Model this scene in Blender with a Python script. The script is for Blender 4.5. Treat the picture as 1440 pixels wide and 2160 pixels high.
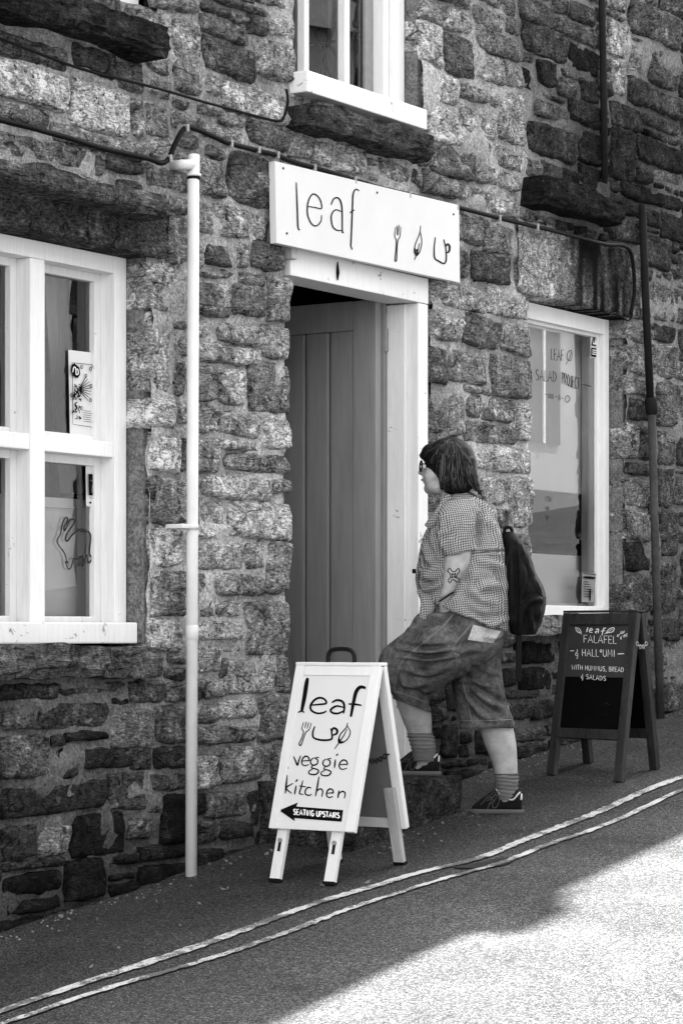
import bpy, bmesh, math, random
import numpy as np
from mathutils import Vector
from mathutils.bvhtree import BVHTree

for o in list(bpy.data.objects):
    bpy.data.objects.remove(o)
scn = bpy.context.scene
COL = scn.collection
rnd = random.Random(7)

# ------------------------------------------------------------------ camera
F_PX, Y_H, X_V = 5400.0, 1340.0, 4200.0          # measured on the 1440 x 2160 photograph
TH = math.atan(F_PX / (X_V - 720.0))
SN, CS = math.sin(TH), math.cos(TH)
CAM = np.array([-8.8, -5.6, 0.73])
cam_d = bpy.data.cameras.new('camera')
cam = bpy.data.objects.new('camera', cam_d)
COL.objects.link(cam)
cam.location = CAM
cam.rotation_euler = (math.pi / 2, 0, -TH)
cam_d.sensor_fit = 'HORIZONTAL'
cam_d.sensor_width = 36
cam_d.lens = F_PX / 1440 * 36
cam_d.shift_y = (Y_H - 1080) / 1440
cam_d.clip_end = 500
scn.camera = cam

# ------------------------------------------------------------------ sky, sun, exposure
SUN = Vector((0.55, 0.262, 1.0)).normalized()
world = bpy.data.worlds.new('World')
scn.world = world
world.use_nodes = True
nt = world.node_tree
sky = nt.nodes.new('ShaderNodeTexSky')
sky.sky_type = 'NISHITA'
sky.sun_disc = False
sky.sun_elevation = math.asin(SUN.z)
sky.sun_rotation = math.atan2(SUN.x, SUN.y)
bw = nt.nodes.new('ShaderNodeRGBToBW')            # a black-and-white photograph
bg = nt.nodes['Background']
bg.inputs['Strength'].default_value = 0.15
nt.links.new(sky.outputs[0], bw.inputs[0])
nt.links.new(bw.outputs[0], bg.inputs['Color'])
sun_d = bpy.data.lights.new('sun', 'SUN')
sun_d.energy = 4.2
sun_d.angle = math.radians(0.9)
sun_o = bpy.data.objects.new('sun', sun_d)
COL.objects.link(sun_o)
sun_o.rotation_euler = SUN.to_track_quat('Z', 'Y').to_euler()
sun_o.location = (6, 4, 12)
scn.view_settings.view_transform = 'Standard'
scn.view_settings.look = 'None'
scn.view_settings.gamma = 1
scn.view_settings.use_curve_mapping = False
scn.view_settings.exposure = 3.4

# ------------------------------------------------------------------ measuring helpers
SLOPE = 0.118
def gz(x):
    return SLOPE * x
def ray(px, py):
    u = (px - 720) / F_PX; v = (Y_H - py) / F_PX
    return np.array([SN + u * CS, CS - u * SN, v])
def P(px, py, Y=0.0):
    d = ray(px, py)
    return CAM + d * ((Y - CAM[1]) / d[1])
def PX(px, Y=0.0):
    return P(px, 1000, Y)[0]
def G(px, py):
    d = ray(px, py)
    t = (SLOPE * CAM[0] - CAM[2]) / (d[2] - SLOPE * d[0])
    return CAM + d * t
def T(px, py, t):
    return CAM + ray(px, py) * t
def RP(px, py, p0, n):
    d = ray(px, py)
    return CAM + d * (np.dot(np.asarray(p0) - CAM, n) / np.dot(d, n))

# ------------------------------------------------------------------ numpy noise
def _hash(i, j, k, seed):
    h = (i * 374761393 + j * 668265263 + k * 2147483647 + seed * 974634777) & 0xFFFFFFFF
    h = ((h ^ (h >> 13)) * 1274126177) & 0xFFFFFFFF
    return ((h ^ (h >> 16)) & 0xFFFF) / 65535.0
def vnoise(p, seed=0):
    p = np.asarray(p, float)
    i = np.floor(p).astype(np.int64); f = p - i
    f = f * f * (3 - 2 * f)
    r = 0
    for a in (0, 1):
        for b in (0, 1):
            for c in (0, 1):
                w = (f[..., 0] if a else 1 - f[..., 0]) * (f[..., 1] if b else 1 - f[..., 1]) * (f[..., 2] if c else 1 - f[..., 2])
                r = r + w * _hash(i[..., 0] + a, i[..., 1] + b, i[..., 2] + c, seed)
    return r * 2 - 1
def fbm(p, octs=3, seed=0, gain=0.5):
    p = np.asarray(p, float); r = 0; a = 1.0
    for o in range(octs):
        r = r + a * vnoise(p * 2 ** o + 17.3 * o, seed + o); a *= gain
    return r

# ------------------------------------------------------------------ materials
def gray(v):
    return (v, v, v, 1)
class NM:
    def __init__(self, name):
        self.m = bpy.data.materials.new(name); self.m.use_nodes = True
        self.nt = self.m.node_tree; self.b = self.nt.nodes['Principled BSDF']
    def n(self, t, **k):
        nd = self.nt.nodes.new('ShaderNode' + t)
        for a, v in k.items():
            if a.startswith('i_'):
                key = a[2:]
                key = int(key) if key.isdigit() else key.replace('_', ' ')
                nd.inputs[key].default_value = v
            else:
                setattr(nd, a, v)
        return nd
    def l(self, a, b):
        self.nt.links.new(a, b)
    def pos(self, scale=(1, 1, 1), rot=(0, 0, 0), obj=False):
        mp = self.n('Mapping'); mp.inputs['Scale'].default_value = scale; mp.inputs['Rotation'].default_value = rot
        if obj:
            tc = self.n('TexCoord'); self.l(tc.outputs['Object'], mp.inputs[0])
        else:
            g = self.n('NewGeometry'); self.l(g.outputs['Position'], mp.inputs[0])
        return mp.outputs[0]
    def noise(self, vec, scale, detail=4, rough=0.6, dist=0.0):
        nd = self.n('TexNoise', i_Scale=scale, i_Detail=detail, i_Roughness=rough, i_Distortion=dist)
        self.l(vec, nd.inputs['Vector']); return nd.outputs['Fac']
    def vor(self, vec, scale, feature='F1', out='Distance'):
        nd = self.n('TexVoronoi', i_Scale=scale); nd.feature = feature
        self.l(vec, nd.inputs['Vector']); return nd.outputs[out]
    def ramp(self, x, stops, interp='LINEAR'):
        r = self.n('ValToRGB'); r.color_ramp.interpolation = interp
        els = r.color_ramp.elements
        while len(els) > 1: els.remove(els[-1])
        els[0].position = stops[0][0]; els[0].color = gray(stops[0][1])
        for p, v in stops[1:]:
            e = els.new(p); e.color = gray(v)
        self.l(x, r.inputs[0]); return r.outputs[0]
    def math(self, op, a, b=None, c=None, clamp=False):
        nd = self.n('Math', operation=op); nd.use_clamp = clamp
        for i, v in enumerate((a, b, c)):
            if v is None: continue
            if isinstance(v, (int, float)): nd.inputs[i].default_value = v
            else: self.l(v, nd.inputs[i])
        return nd.outputs[0]
    def mix(self, f, a, b):
        # scalar mix a*(1-f)+b*f
        nd = self.n('Mix', data_type='FLOAT')
        for i, v in ((0, f), (2, a), (3, b)):
            if isinstance(v, (int, float)): nd.inputs[i].default_value = v
            else: self.l(v, nd.inputs[i])
        return nd.outputs[0]
    def attr(self, name):
        a = self.n('Attribute'); a.attribute_name = name; return a.outputs['Fac']
    def color(self, x):
        self.l(x, self.b.inputs['Base Color'])
    def bump(self, h, strength=0.5, dist=0.01):
        bp = self.n('Bump', i_Strength=strength, i_Distance=dist)
        self.l(h, bp.inputs['Height']); self.l(bp.outputs[0], self.b.inputs['Normal'])
    def rough(self, v):
        self.b.inputs['Roughness'].default_value = v
    def spec(self, v):
        self.b.inputs['Specular IOR Level'].default_value = v

def simple(name, v, rough=0.6, var=0.25, scale=20, bump=0.15, stretch=(1, 1, 1), spec=None, dist=0.004):
    m = NM(name); m.rough(rough); m.spec((0.04 if v < .1 else 0.15) if spec is None else spec)
    vec = m.pos(stretch)
    n1 = m.noise(vec, scale, 5, 0.65); n2 = m.noise(vec, scale * 0.13, 3, 0.5)
    f = m.math('MULTIPLY', m.math('ADD', n1, n2), 0.5)
    m.color(m.ramp(f, [(0.25, v * (1 - var)), (0.75, v * (1 + var))]))
    if bump: m.bump(n1, bump, dist)
    return m.m

def stone_material(name, contrast=1.0, strata=False):
    m = NM(name); m.rough(1.0); m.spec(0.04)
    vec = m.pos()
    tone = m.attr('tone')                                  # each stone's own grey
    big = m.noise(vec, 7, 2, 0.6, 0.6)
    med = m.noise(vec, 30, 4, 0.75, 0.9)
    fine = m.noise(m.pos((.62, .8, 1.9) if not strata else (.5, .5, 5)), 74, 3, 0.8, 0.5)
    wv = m.n('VectorMath', operation='ADD'); m.l(vec, wv.inputs[0])
    wn = m.n('TexNoise', i_Scale=9.0, i_Detail=2.0); m.l(vec, wn.inputs['Vector'])
    ws = m.n('VectorMath', operation='SCALE', i_Scale=.045); m.l(wn.outputs['Color'], ws.inputs[0]); m.l(ws.outputs[0], wv.inputs[1])
    cm = m.n('Mapping'); cm.inputs['Scale'].default_value = (.7, 1, 1.5); m.l(wv.outputs[0], cm.inputs[0])
    crack = m.ramp(m.vor(cm.outputs[0], 6.5, 'DISTANCE_TO_EDGE'), [(0.0, 0.15), (0.022, 1.0)])
    pits = m.noise(m.pos((1.2, 1, 1.0), (0, 0.5, 0)), 58, 2, 0.6, 1.2)
    a = m.ramp(big, [(0.3, 0.6), (0.45, 0.95), (0.55, 1.05), (0.7, 1.5)])
    b = m.ramp(med, [(0.34, 0.22), (0.46, 0.85), (0.56, 1.1), (0.68, 2.1)])
    c = m.ramp(fine, [(0.34, 0.28), (0.5, 0.95), (0.66, 1.95)])
    k = m.math('MULTIPLY', m.math('MULTIPLY', a, b), c)
    k = m.math('MULTIPLY', k, m.ramp(pits, [(0.31, 0.08), (0.38, 1.0)]))     # black lichen and pits
    k = m.math('MULTIPLY', k, m.mix(m.ramp(big, [(.43, 0.0), (.49, 1.0)]), crack, 1.0))
    pale = m.ramp(m.math('ADD', m.math('MULTIPLY', big, .6), m.math('MULTIPLY', med, .4)), [(0.56, 0.0), (0.63, 1.0)])   # pale lichen and lime smears
    col = m.math('MULTIPLY', tone, k)
    col = m.math('ADD', col, m.math('MULTIPLY', m.math('MULTIPLY', pale, c), m.math('MULTIPLY', tone, 0.6)))
    col = m.math('MINIMUM', m.math('MAXIMUM', col, 0.004), 0.66)
    m.color(col)
    h = m.math('ADD', m.math('MULTIPLY', med, 1.0), m.math('MULTIPLY', fine, 0.55))
    h = m.math('ADD', h, m.math('ADD', m.math('MULTIPLY', pits, 0.5), m.math('MULTIPLY', crack, 0.35)))
    m.bump(h, 0.85, 0.014)
    return m.m

M = {}
M['stone'] = stone_material('weathered_sandstone')
M['slate'] = stone_material('layered_stone', strata=True)
def mortar_mat():
    m = NM('lime_mortar'); m.rough(1.0); m.spec(0.04)
    vec = m.pos(); tone = m.attr('tone')
    n1 = m.noise(vec, 22, 4, 0.7, 0.4); n2 = m.noise(vec, 85, 3, 0.8)
    k = m.math('MULTIPLY', m.ramp(n1, [(0.3, 0.65), (0.7, 1.4)]), m.ramp(n2, [(0.33, 0.45), (0.67, 1.6)]))
    m.color(m.math('MINIMUM', m.math('MULTIPLY', tone, k), 0.6))
    m.bump(m.math('ADD', n1, m.math('MULTIPLY', n2, 0.5)), 0.8, 0.012)
    return m.m
M['mortar'] = mortar_mat()
def asphalt_mat():
    m = NM('asphalt'); m.rough(0.95); m.spec(0.08)
    vec = m.pos()
    v1 = m.vor(vec, 115); n1 = m.noise(vec, 190, 2, 0.7); n2 = m.noise(vec, 1.6, 4, 0.65, 0.5); n3 = m.noise(vec, 64, 3, 0.85)
    k = m.math('MULTIPLY', m.ramp(v1, [(0.1, 1.4), (0.5, 0.5)]), m.ramp(n1, [(0.36, 0.4), (0.5, 0.95), (0.64, 1.8)]))
    k = m.math('MULTIPLY', k, m.ramp(n3, [(0.32, 0.35), (0.5, 0.95), (0.68, 1.8)]))
    k = m.math('MULTIPLY', k, m.ramp(n2, [(0.3, 0.6), (0.45, 0.95), (0.55, 1.05), (0.7, 1.45)]))
    # base grey is darker along the wall, paler out in the carriageway
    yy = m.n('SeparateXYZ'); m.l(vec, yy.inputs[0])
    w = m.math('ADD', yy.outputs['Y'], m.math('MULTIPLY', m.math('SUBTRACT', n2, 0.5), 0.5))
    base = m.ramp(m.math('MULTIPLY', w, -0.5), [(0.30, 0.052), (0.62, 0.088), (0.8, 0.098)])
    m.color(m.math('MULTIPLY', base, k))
    m.bump(m.math('ADD', m.math('MULTIPLY', v1, -1.0), m.math('MULTIPLY', n1, 0.7)), 0.9, 0.008)
    return m.m
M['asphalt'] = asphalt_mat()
def paint_line_mat():
    m = NM('worn_road_paint'); m.rough(0.8); m.spec(0.2)
    vec = m.pos()
    n1 = m.noise(vec, 24, 6, 0.75, 0.5); n2 = m.noise(vec, 150, 3, 0.7); n3 = m.noise(vec, 5, 3, 0.6, 0.4)
    wear = m.ramp(m.math('ADD', m.math('ADD', m.math('MULTIPLY', n1, 0.35), m.math('MULTIPLY', n2, 0.25)), m.math('MULTIPLY', n3, 0.4)), [(0.475, 1.0), (0.53, 0.0)])
    m.color(m.mix(wear, m.ramp(n2, [(0.3, 0.30), (0.7, 0.48)]), m.ramp(n2, [(0.3, 0.03), (0.7, 0.11)])))
    m.bump(n2, 0.6, 0.004)
    return m.m
M['line'] = paint_line_mat()
def white_paint(name, v=0.72, flake=0.62):
    m = NM(name); m.rough(0.55); m.spec(0.3)
    vec = m.pos(); sv = m.pos((14, 14, 1.2))
    n1 = m.noise(vec, 16, 6, 0.7, 0.6); n2 = m.noise(sv, 6, 4, 0.6); n3 = m.noise(vec, 2.2, 3, 0.5)
    base = m.math('MULTIPLY', m.ramp(n2, [(0.3, v * 0.93), (0.7, v * 1.05)]), m.ramp(n3, [(0.3, 0.93), (0.7, 1.05)]))
    chip = m.ramp(n1, [(flake + 0.08, 0.0), (flake + 0.11, 1.0)])
    m.color(m.mix(chip, base, 0.2))
    m.bump(m.math('ADD', n2, m.math('MULTIPLY', chip, -0.6)), 0.25, 0.004)
    return m.m
M['white'] = white_paint('white_gloss_paint', 0.70)
M['white_old'] = white_paint('flaking_white_paint', 0.66, 0.56)
M['white_sign'] = simple('white_sign_board', 0.54, 0.5, 0.06, 7, 0.05)
M['sill_white'] = white_paint('peeling_sill_paint', 0.66, 0.53)
M['pipe'] = simple('white_plastic_pipe', 0.58, 0.45, 0.2, 7, 0.05)
M['door'] = simple('grey_door_paint', 0.24, 0.5, 0.28, 9, 0.2, (5, 5, 0.5))
M['door_edge'] = simple('grey_door_edge', 0.2, 0.55, 0.25, 22, 0.25, (3, 3, 0.5))
M['dark_in'] = simple('dark_interior', 0.02, 0.9, 0.4, 5, 0)
M['pale_in'] = simple('pale_interior_wall', 0.75, 0.9, 0.1, 4, 0)
M['black_ink'] = simple('black_lettering', 0.003, 0.6, 0.2, 30, 0)
M['white_ink'] = simple('chalk_pen_white', 0.75, 0.8, 0.15, 90, 0)
M['grey_ink'] = simple('grey_window_lettering', 0.03, 0.8, 0.2, 60, 0)
M['black_plastic'] = simple('black_plastic', 0.005, 0.45, 0.3, 30, 0.05, spec=.1)
M['cable'] = simple('black_cable', 0.006, 0.5, 0.5, 60, 0.2)
M['iron'] = simple('old_cast_iron_paint', 0.05, 0.7, 0.6, 40, 0.4)
M['iron_dark'] = simple('dark_iron', 0.012, 0.7, 0.5, 40, 0.3)
M['board_white'] = simple('white_board_frame', 0.58, 0.5, 0.09, 10, 0.15, (6, 6, 1))
M['board_panel'] = simple('white_board_panel', 0.54, 0.5, 0.05, 5, 0.05)
M['board_grey'] = simple('grey_board_back', 0.15, 0.6, 0.2, 16, 0.15)
M['raw_wood'] = simple('weathered_wood', 0.34, 0.8, 0.3, 14, 0.3, (10, 10, 1))
M['dark_wood'] = simple('dark_stained_wood', 0.028, 0.6, 0.92, 12, 0.4, (14, 14, 1.2), 0.12)
M['chalk'] = simple('blackboard', 0.003, 0.6, 0.4, 12, 0.03)
M['slate_panel'] = simple('grey_chalk_panel', 0.04, 0.7, 0.3, 10, 0.05)
M['metal'] = simple('dull_metal', 0.2, 0.4, 0.3, 60, 0.1, spec=0.6)
M['curtain'] = simple('grey_curtain', 0.4, 0.9, 0.2, 30, 0.2, (6, 6, 0.4))
M['curtain_white'] = simple('white_curtain', 0.62, 0.9, 0.1, 30, 0.1, (6, 6, 0.4))
M['paper'] = simple('white_paper', 0.62, 0.8, 0.06, 8, 0.1)
M['paper_grey'] = simple('grey_paper', 0.22, 0.8, 0.25, 25, 0.05)
M['roof'] = simple('roof_slate', 0.06, 0.8, 0.4, 10, 0.2)
M['render'] = simple('pale_render', 0.3, 0.9, 0.12, 3, 0.1)
M['glass_dark'] = simple('dark_window', 0.03, 0.2, 0.3, 3, 0)
M['litter'] = simple('pale_litter', 0.13, 0.9, 0.85, 8, 0)
def glass_mat():
    m = NM('window_glass')
    n = m.nt; out = n.nodes['Material Output']
    tr = m.n('BsdfTransparent'); tr.inputs[0].default_value = gray(0.86)
    gl = m.n('BsdfGlossy'); gl.inputs['Roughness'].default_value = 0.0; gl.inputs[0].default_value = gray(1)
    fr = m.n('Fresnel', i_IOR=1.6)
    mx = m.n('MixShader'); m.l(fr.outputs[0], mx.inputs[0]); m.l(tr.outputs[0], mx.inputs[1]); m.l(gl.outputs[0], mx.inputs[2])
    n.nodes.remove(m.b); m.l(mx.outputs[0], out.inputs['Surface'])
    return m.m
M['glass'] = glass_mat()

# ------------------------------------------------------------------ object helpers
WL = {}                                               # world location of every object
def link(o, parent, loc):
    COL.objects.link(o); loc = np.asarray(loc, float)
    if parent is not None:
        o.parent = parent; o.location = loc - WL[parent.name]
    else:
        o.location = loc
    WL[o.name] = loc
    return o
def tag(o, label=None, cat=None, group=None, kind=None):
    if label: o['label'] = label
    if cat: o['category'] = cat
    if group: o['group'] = group
    if kind: o['kind'] = kind
    return o
def thing(name, loc, label, cat, group=None, kind=None):
    return tag(link(bpy.data.objects.new(name, None), None, loc), label, cat, group, kind)
def node(name, loc, parent):
    return link(bpy.data.objects.new(name, None), parent, loc)
def obj(name, geo, mat, parent=None, smooth=False, tone=None, origin=None):
    V, Fc = geo
    V = np.asarray(V, float)
    c = (V.min(0) + V.max(0)) / 2 if origin is None else np.asarray(origin, float)
    me = bpy.data.meshes.new(name)
    me.from_pydata([tuple(v) for v in (V - c)], [], [tuple(int(i) for i in f) for f in Fc])
    if smooth: me.polygons.foreach_set('use_smooth', [True] * len(me.polygons))
    if tone is not None:
        a = me.attributes.new('tone', 'FLOAT', 'POINT')
        t = np.broadcast_to(np.asarray(tone, np.float32), (len(V),)).copy() if np.ndim(tone) == 0 else np.asarray(tone, np.float32)
        a.data.foreach_set('value', t)
    me.materials.append(M[mat] if isinstance(mat, str) else mat)
    me.update()
    return link(bpy.data.objects.new(name, me), parent, c)
class MB:
    def __init__(self): self.v = []; self.f = []
    def add(self, V, Fc):
        b = len(self.v); self.v += [tuple(x) for x in V]; self.f += [tuple(i + b for i in f) for f in Fc]; return self
    def box(self, a, b):
        return self.add(*box(a, b))
    def geo(self): return (np.array(self.v), self.f)
def box(a, b):
    (x0, y0, z0), (x1, y1, z1) = np.minimum(a, b), np.maximum(a, b)
    V = [(x0, y0, z0), (x1, y0, z0), (x1, y1, z0), (x0, y1, z0), (x0, y0, z1), (x1, y0, z1), (x1, y1, z1), (x0, y1, z1)]
    return V, [(0, 3, 2, 1), (4, 5, 6, 7), (0, 1, 5, 4), (1, 2, 6, 5), (2, 3, 7, 6), (3, 0, 4, 7)]
def bevel_geo(geo, w=0.004, seg=2):
    bm = bmesh.new(); V, Fc = geo
    vs = [bm.verts.new(v) for v in V]
    for f in Fc: bm.faces.new([vs[i] for i in f])
    bm.normal_update()
    bmesh.ops.bevel(bm, geom=list(bm.edges), offset=w, segments=seg, affect='EDGES', profile=0.6)
    bm.verts.index_update()
    r = (np.array([v.co[:] for v in bm.verts]), [[v.index for v in f.verts] for f in bm.faces])
    bm.free(); return r
def bbox(a, b, w=0.004):
    return bevel_geo(box(a, b), w)
def beam(p0, p1, wv, dv, w=0.003):
    """a bar from p0 to p1, half extents wv and dv (vectors), bevelled"""
    p0, p1, wv, dv = map(np.asarray, (p0, p1, wv, dv))
    V = [p0 - wv - dv, p0 + wv - dv, p0 + wv + dv, p0 - wv + dv, p1 - wv - dv, p1 + wv - dv, p1 + wv + dv, p1 - wv + dv]
    Fc = [(0, 3, 2, 1), (4, 5, 6, 7), (0, 1, 5, 4), (1, 2, 6, 5), (2, 3, 7, 6), (3, 0, 4, 7)]
    return bevel_geo((V, Fc), w) if w else (np.array(V), Fc)
def smooth_path(pts, n=6, closed=False):
    p = np.asarray(pts, float)
    if len(p) < 3: return p
    if closed: q = np.vstack([p[-1], p, p[0], p[1]])
    else: q = np.vstack([2 * p[0] - p[1], p, 2 * p[-1] - p[-2]])
    out = []
    for i in range(1, len(q) - 2):
        for k in range(n):
            t = k / n
            out.append(0.5 * (2 * q[i] + (q[i + 1] - q[i - 1]) * t + (2 * q[i - 1] - 5 * q[i] + 4 * q[i + 1] - q[i + 2]) * t * t + (3 * q[i] - q[i - 1] - 3 * q[i + 1] + q[i + 2]) * t ** 3))
    if not closed: out.append(q[-2])
    return np.array(out)
def tube(pts, r, n=8, caps=True):
    p = np.asarray(pts, float); m = len(p)
    r = np.broadcast_to(np.asarray(r, float), (m,))
    tg = np.gradient(p, axis=0); tg /= np.linalg.norm(tg, axis=1)[:, None] + 1e-12
    ref = np.array([0, 0, 1.0]) if abs(tg[0][2]) < 0.9 else np.array([0, 1.0, 0])
    a = np.cross(tg[0], ref); a /= np.linalg.norm(a)
    V = []; Fc = []
    for i in range(m):
        a = a - tg[i] * np.dot(a, tg[i]); a /= np.linalg.norm(a) + 1e-12
        b = np.cross(tg[i], a)
        for k in range(n):
            t = 2 * math.pi * k / n
            V.append(p[i] + r[i] * (a * math.cos(t) + b * math.sin(t)))
    for i in range(m - 1):
        for k in range(n):
            k2 = (k + 1) % n
            Fc.append((i * n + k, i * n + k2, (i + 1) * n + k2, (i + 1) * n + k))
    if caps:
        Fc.append(tuple(reversed(range(n)))); Fc.append(tuple(range((m - 1) * n, m * n)))
    return np.array(V), Fc
def ribbon(pts2, w, taper=True):
    """pen stroke in 2D: polyline to a polygon strip"""
    p = np.asarray(pts2, float); m = len(p)
    tg = np.gradient(p, axis=0); L = np.linalg.norm(tg, axis=1)[:, None] + 1e-9
    nn = np.stack([-tg[:, 1], tg[:, 0]], 1) / L
    ww = np.full(m, w / 2.0)
    if taper and m > 4:
        s = np.linspace(0, 1, m); ww = ww * (0.72 + 0.5 * np.sin(math.pi * s) ** 0.7)
    return p + nn * ww[:, None], p - nn * ww[:, None]
def ink(strokes, to3, nrm, mat, name, parent, off=0.0015):
    """strokes: (points, width, smooth) in any 2D frame; to3 maps 2D to the surface"""
    mb = MB(); nrm = np.asarray(nrm)
    for st in strokes:
        pts, w = st[0], st[1]; sm = st[2] if len(st) > 2 else True
        if w == 0:                                    # a filled polygon
            base = len(mb.v)
            mb.v += [tuple(to3(*q) + nrm * off) for q in pts]; mb.f.append(tuple(range(base, base + len(pts)))); continue
        p = smooth_path(pts, 6) if sm else np.asarray(pts, float)
        if len(p) == 2: p = np.linspace(p[0], p[1], 5)
        A, B = ribbon(p, w)
        base = len(mb.v)
        for a, b in zip(A, B):
            mb.v.append(tuple(to3(*a) + nrm * off)); mb.v.append(tuple(to3(*b) + nrm * off))
        for i in range(len(A) - 1):
            mb.f.append((base + 2 * i, base + 2 * i + 1, base + 2 * i + 3, base + 2 * i + 2))
        off += 0.00002
    return obj(name, mb.geo(), mat, parent)
CAPS = {
 'A': ([[(0, 0), (.32, 1), (.62, 0)], [(.1, .35), (.52, .35)]], .66), 'B': ([[(.05, 0), (.05, 1), (.4, .95), (.45, .75), (.35, .55), (.05, .52), (.42, .45), (.5, .22), (.38, .02), (.05, 0)]], .56),
 'C': ([[(.5, .85), (.3, 1), (.08, .75), (.05, .35), (.25, 0), (.5, .15)]], .56), 'D': ([[(.05, 0), (.05, 1), (.4, .85), (.55, .5), (.4, .12), (.05, 0)]], .62),
 'E': ([[(.5, 1), (.05, 1), (.05, 0), (.5, 0)], [(.05, .52), (.42, .52)]], .55), 'F': ([[(.5, 1), (.05, 1), (.05, 0)], [(.05, .52), (.4, .52)]], .52),
 'G': ([[(.52, .85), (.3, 1), (.08, .72), (.06, .3), (.28, 0), (.52, .15), (.52, .45), (.32, .45)]], .62), 'H': ([[(.05, 0), (.05, 1)], [(.5, 0), (.5, 1)], [(.05, .5), (.5, .5)]], .6),
 'I': ([[(.1, 0), (.1, 1)]], .24), 'J': ([[(.35, 1), (.35, .15), (.2, 0), (.03, .15)]], .44), 'L': ([[(.05, 1), (.05, 0), (.46, 0)]], .5),
 'M': ([[(.03, 0), (.1, 1), (.35, .3), (.6, 1), (.67, 0)]], .76), 'N': ([[(.05, 0), (.05, 1), (.5, 0), (.5, 1)]], .6),
 'O': ([[(.3, 1), (.06, .7), (.06, .3), (.3, 0), (.54, .3), (.54, .7), (.3, 1)]], .64), 'o': ([[(.2, 1), (.06, .8), (.2, .6), (.34, .8), (.2, 1)]], .42),
 'P': ([[(.05, 0), (.05, 1), (.42, .95), (.48, .72), (.38, .5), (.05, .48)]], .54), 'R': ([[(.05, 0), (.05, 1), (.42, .95), (.46, .72), (.36, .54), (.05, .5), (.5, 0)]], .56),
 'S': ([[(.48, .86), (.28, 1), (.08, .8), (.2, .58), (.42, .42), (.48, .2), (.28, 0), (.05, .14)]], .56), 'T': ([[(.0, 1), (.55, 1)], [(.28, 1), (.28, 0)]], .58),
 'U': ([[(.05, 1), (.05, .25), (.27, 0), (.5, .25), (.5, 1)]], .6), 'V': ([[(.02, 1), (.28, 0), (.55, 1)]], .58), 'W': ([[(.02, 1), (.2, 0), (.38, .7), (.56, 0), (.75, 1)]], .8),
 ',': ([[(.12, .1), (.04, -.18)]], .28), '&': ([[(.1, .45), (.3, .5), (.08, .25), (.2, .05), (.4, .1), (.42, .4), (.38, -.3), (.2, -.3)], [(.36, .95), (.34, .55)]], .56), ' ': ([], .35), '8': ([[(.25, .5), (.08, .75), (.25, 1), (.42, .75), (.25, .5), (.06, .25), (.25, 0), (.46, .25), (.25, .5)]], .54), '-': ([[(.05, .45), (.4, .45)]], .5)}
def inks(groups, to3, nrm, mat, parent, off=0.0015):
    for nm, st in groups:
        if st: ink(st, to3, nrm, mat, nm, parent, off)
def caps_g(text, p0, p1, h, w, round_=False):
    p0, p1 = np.asarray(p0, float), np.asarray(p1, float); tot = sum(CAPS[c][1] for c in text); x = 0; out = []
    for c in text:
        wd = CAPS[c][1]; a = p0 + (p1 - p0) * x / tot; b = p0 + (p1 - p0) * (x + wd) / tot
        if c != ' ': out.append(('letter', caps(c, a, a + (b - a) * .86, h, w, round_=round_)))
        x += wd
    return out
def gcrop(x0, y0, s, groups):
    return [(n, crop(x0, y0, s, st)) for n, st in groups]
def caps(text, p0, p1, h, w, up=(0, -1), round_=False):
    """capital letters written from p0 to p1 (2D, y down), letter height h"""
    p0, p1 = np.asarray(p0, float), np.asarray(p1, float); up = np.asarray(up, float) * h
    tot = sum(CAPS[c][1] for c in text); out = []; x = 0
    for c in text:
        st, wd = CAPS[c]
        for s in st:
            out.append(([tuple(p0 + (p1 - p0) * ((x + a) / tot) + up * b) for a, b in s], w, round_ or c in 'SOCGUoJ8&'))
        x += wd
    return out
def crop(x0, y0, s, strokes):
    return [([(x0 + a / s, y0 + b / s) for a, b in st[0]], st[1] / s) + tuple(st[2:]) for st in strokes]
# ================================================================== the ground
def ground_geo(x0, x1, y0, y1, nx, ny, lift=0.0):
    xs = np.linspace(x0, x1, nx); ys = np.linspace(y0, y1, ny)
    X, Y = np.meshgrid(xs, ys, indexing='ij')
    Z = SLOPE * X + lift
    if nx > 50: Z = Z + 0.012 * fbm(np.stack([X * 1.3, Y * 1.8, 0 * X], -1), 2, 5) - 0.006
    V = np.stack([X, Y, Z], -1).reshape(-1, 3)
    Fc = [(i * ny + j, (i + 1) * ny + j, (i + 1) * ny + j + 1, i * ny + j + 1) for i in range(nx - 1) for j in range(ny - 1)]
    return V, Fc
# one sheet, fine near the view and coarse towards the horizon
xs = np.concatenate([np.linspace(-120, -6, 20), np.linspace(-5, 5, 161), np.linspace(6, 120, 20)])
ys = np.concatenate([np.linspace(-120, -7, 20), np.linspace(-6, 0.4, 97), np.linspace(1, 80, 10)])
Xg, Yg = np.meshgrid(xs, ys, indexing='ij')
def ground_h(x, y):
    x = np.asarray(x, float); y = np.asarray(y, float)
    return SLOPE * x + 0.010 * fbm(np.stack([x * 1.3, y * 1.8, 0 * x], -1), 2, 5)
Zg = np.where((np.abs(Xg) < 5.5) & (Yg > -6.5), ground_h(Xg, Yg), SLOPE * Xg)
ny = len(ys)
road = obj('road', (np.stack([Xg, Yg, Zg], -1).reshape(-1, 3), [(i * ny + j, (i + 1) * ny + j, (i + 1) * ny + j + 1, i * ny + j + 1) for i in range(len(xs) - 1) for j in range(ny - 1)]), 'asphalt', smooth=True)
tag(road, 'steep asphalt street running uphill past the stone building', kind='structure')

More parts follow.
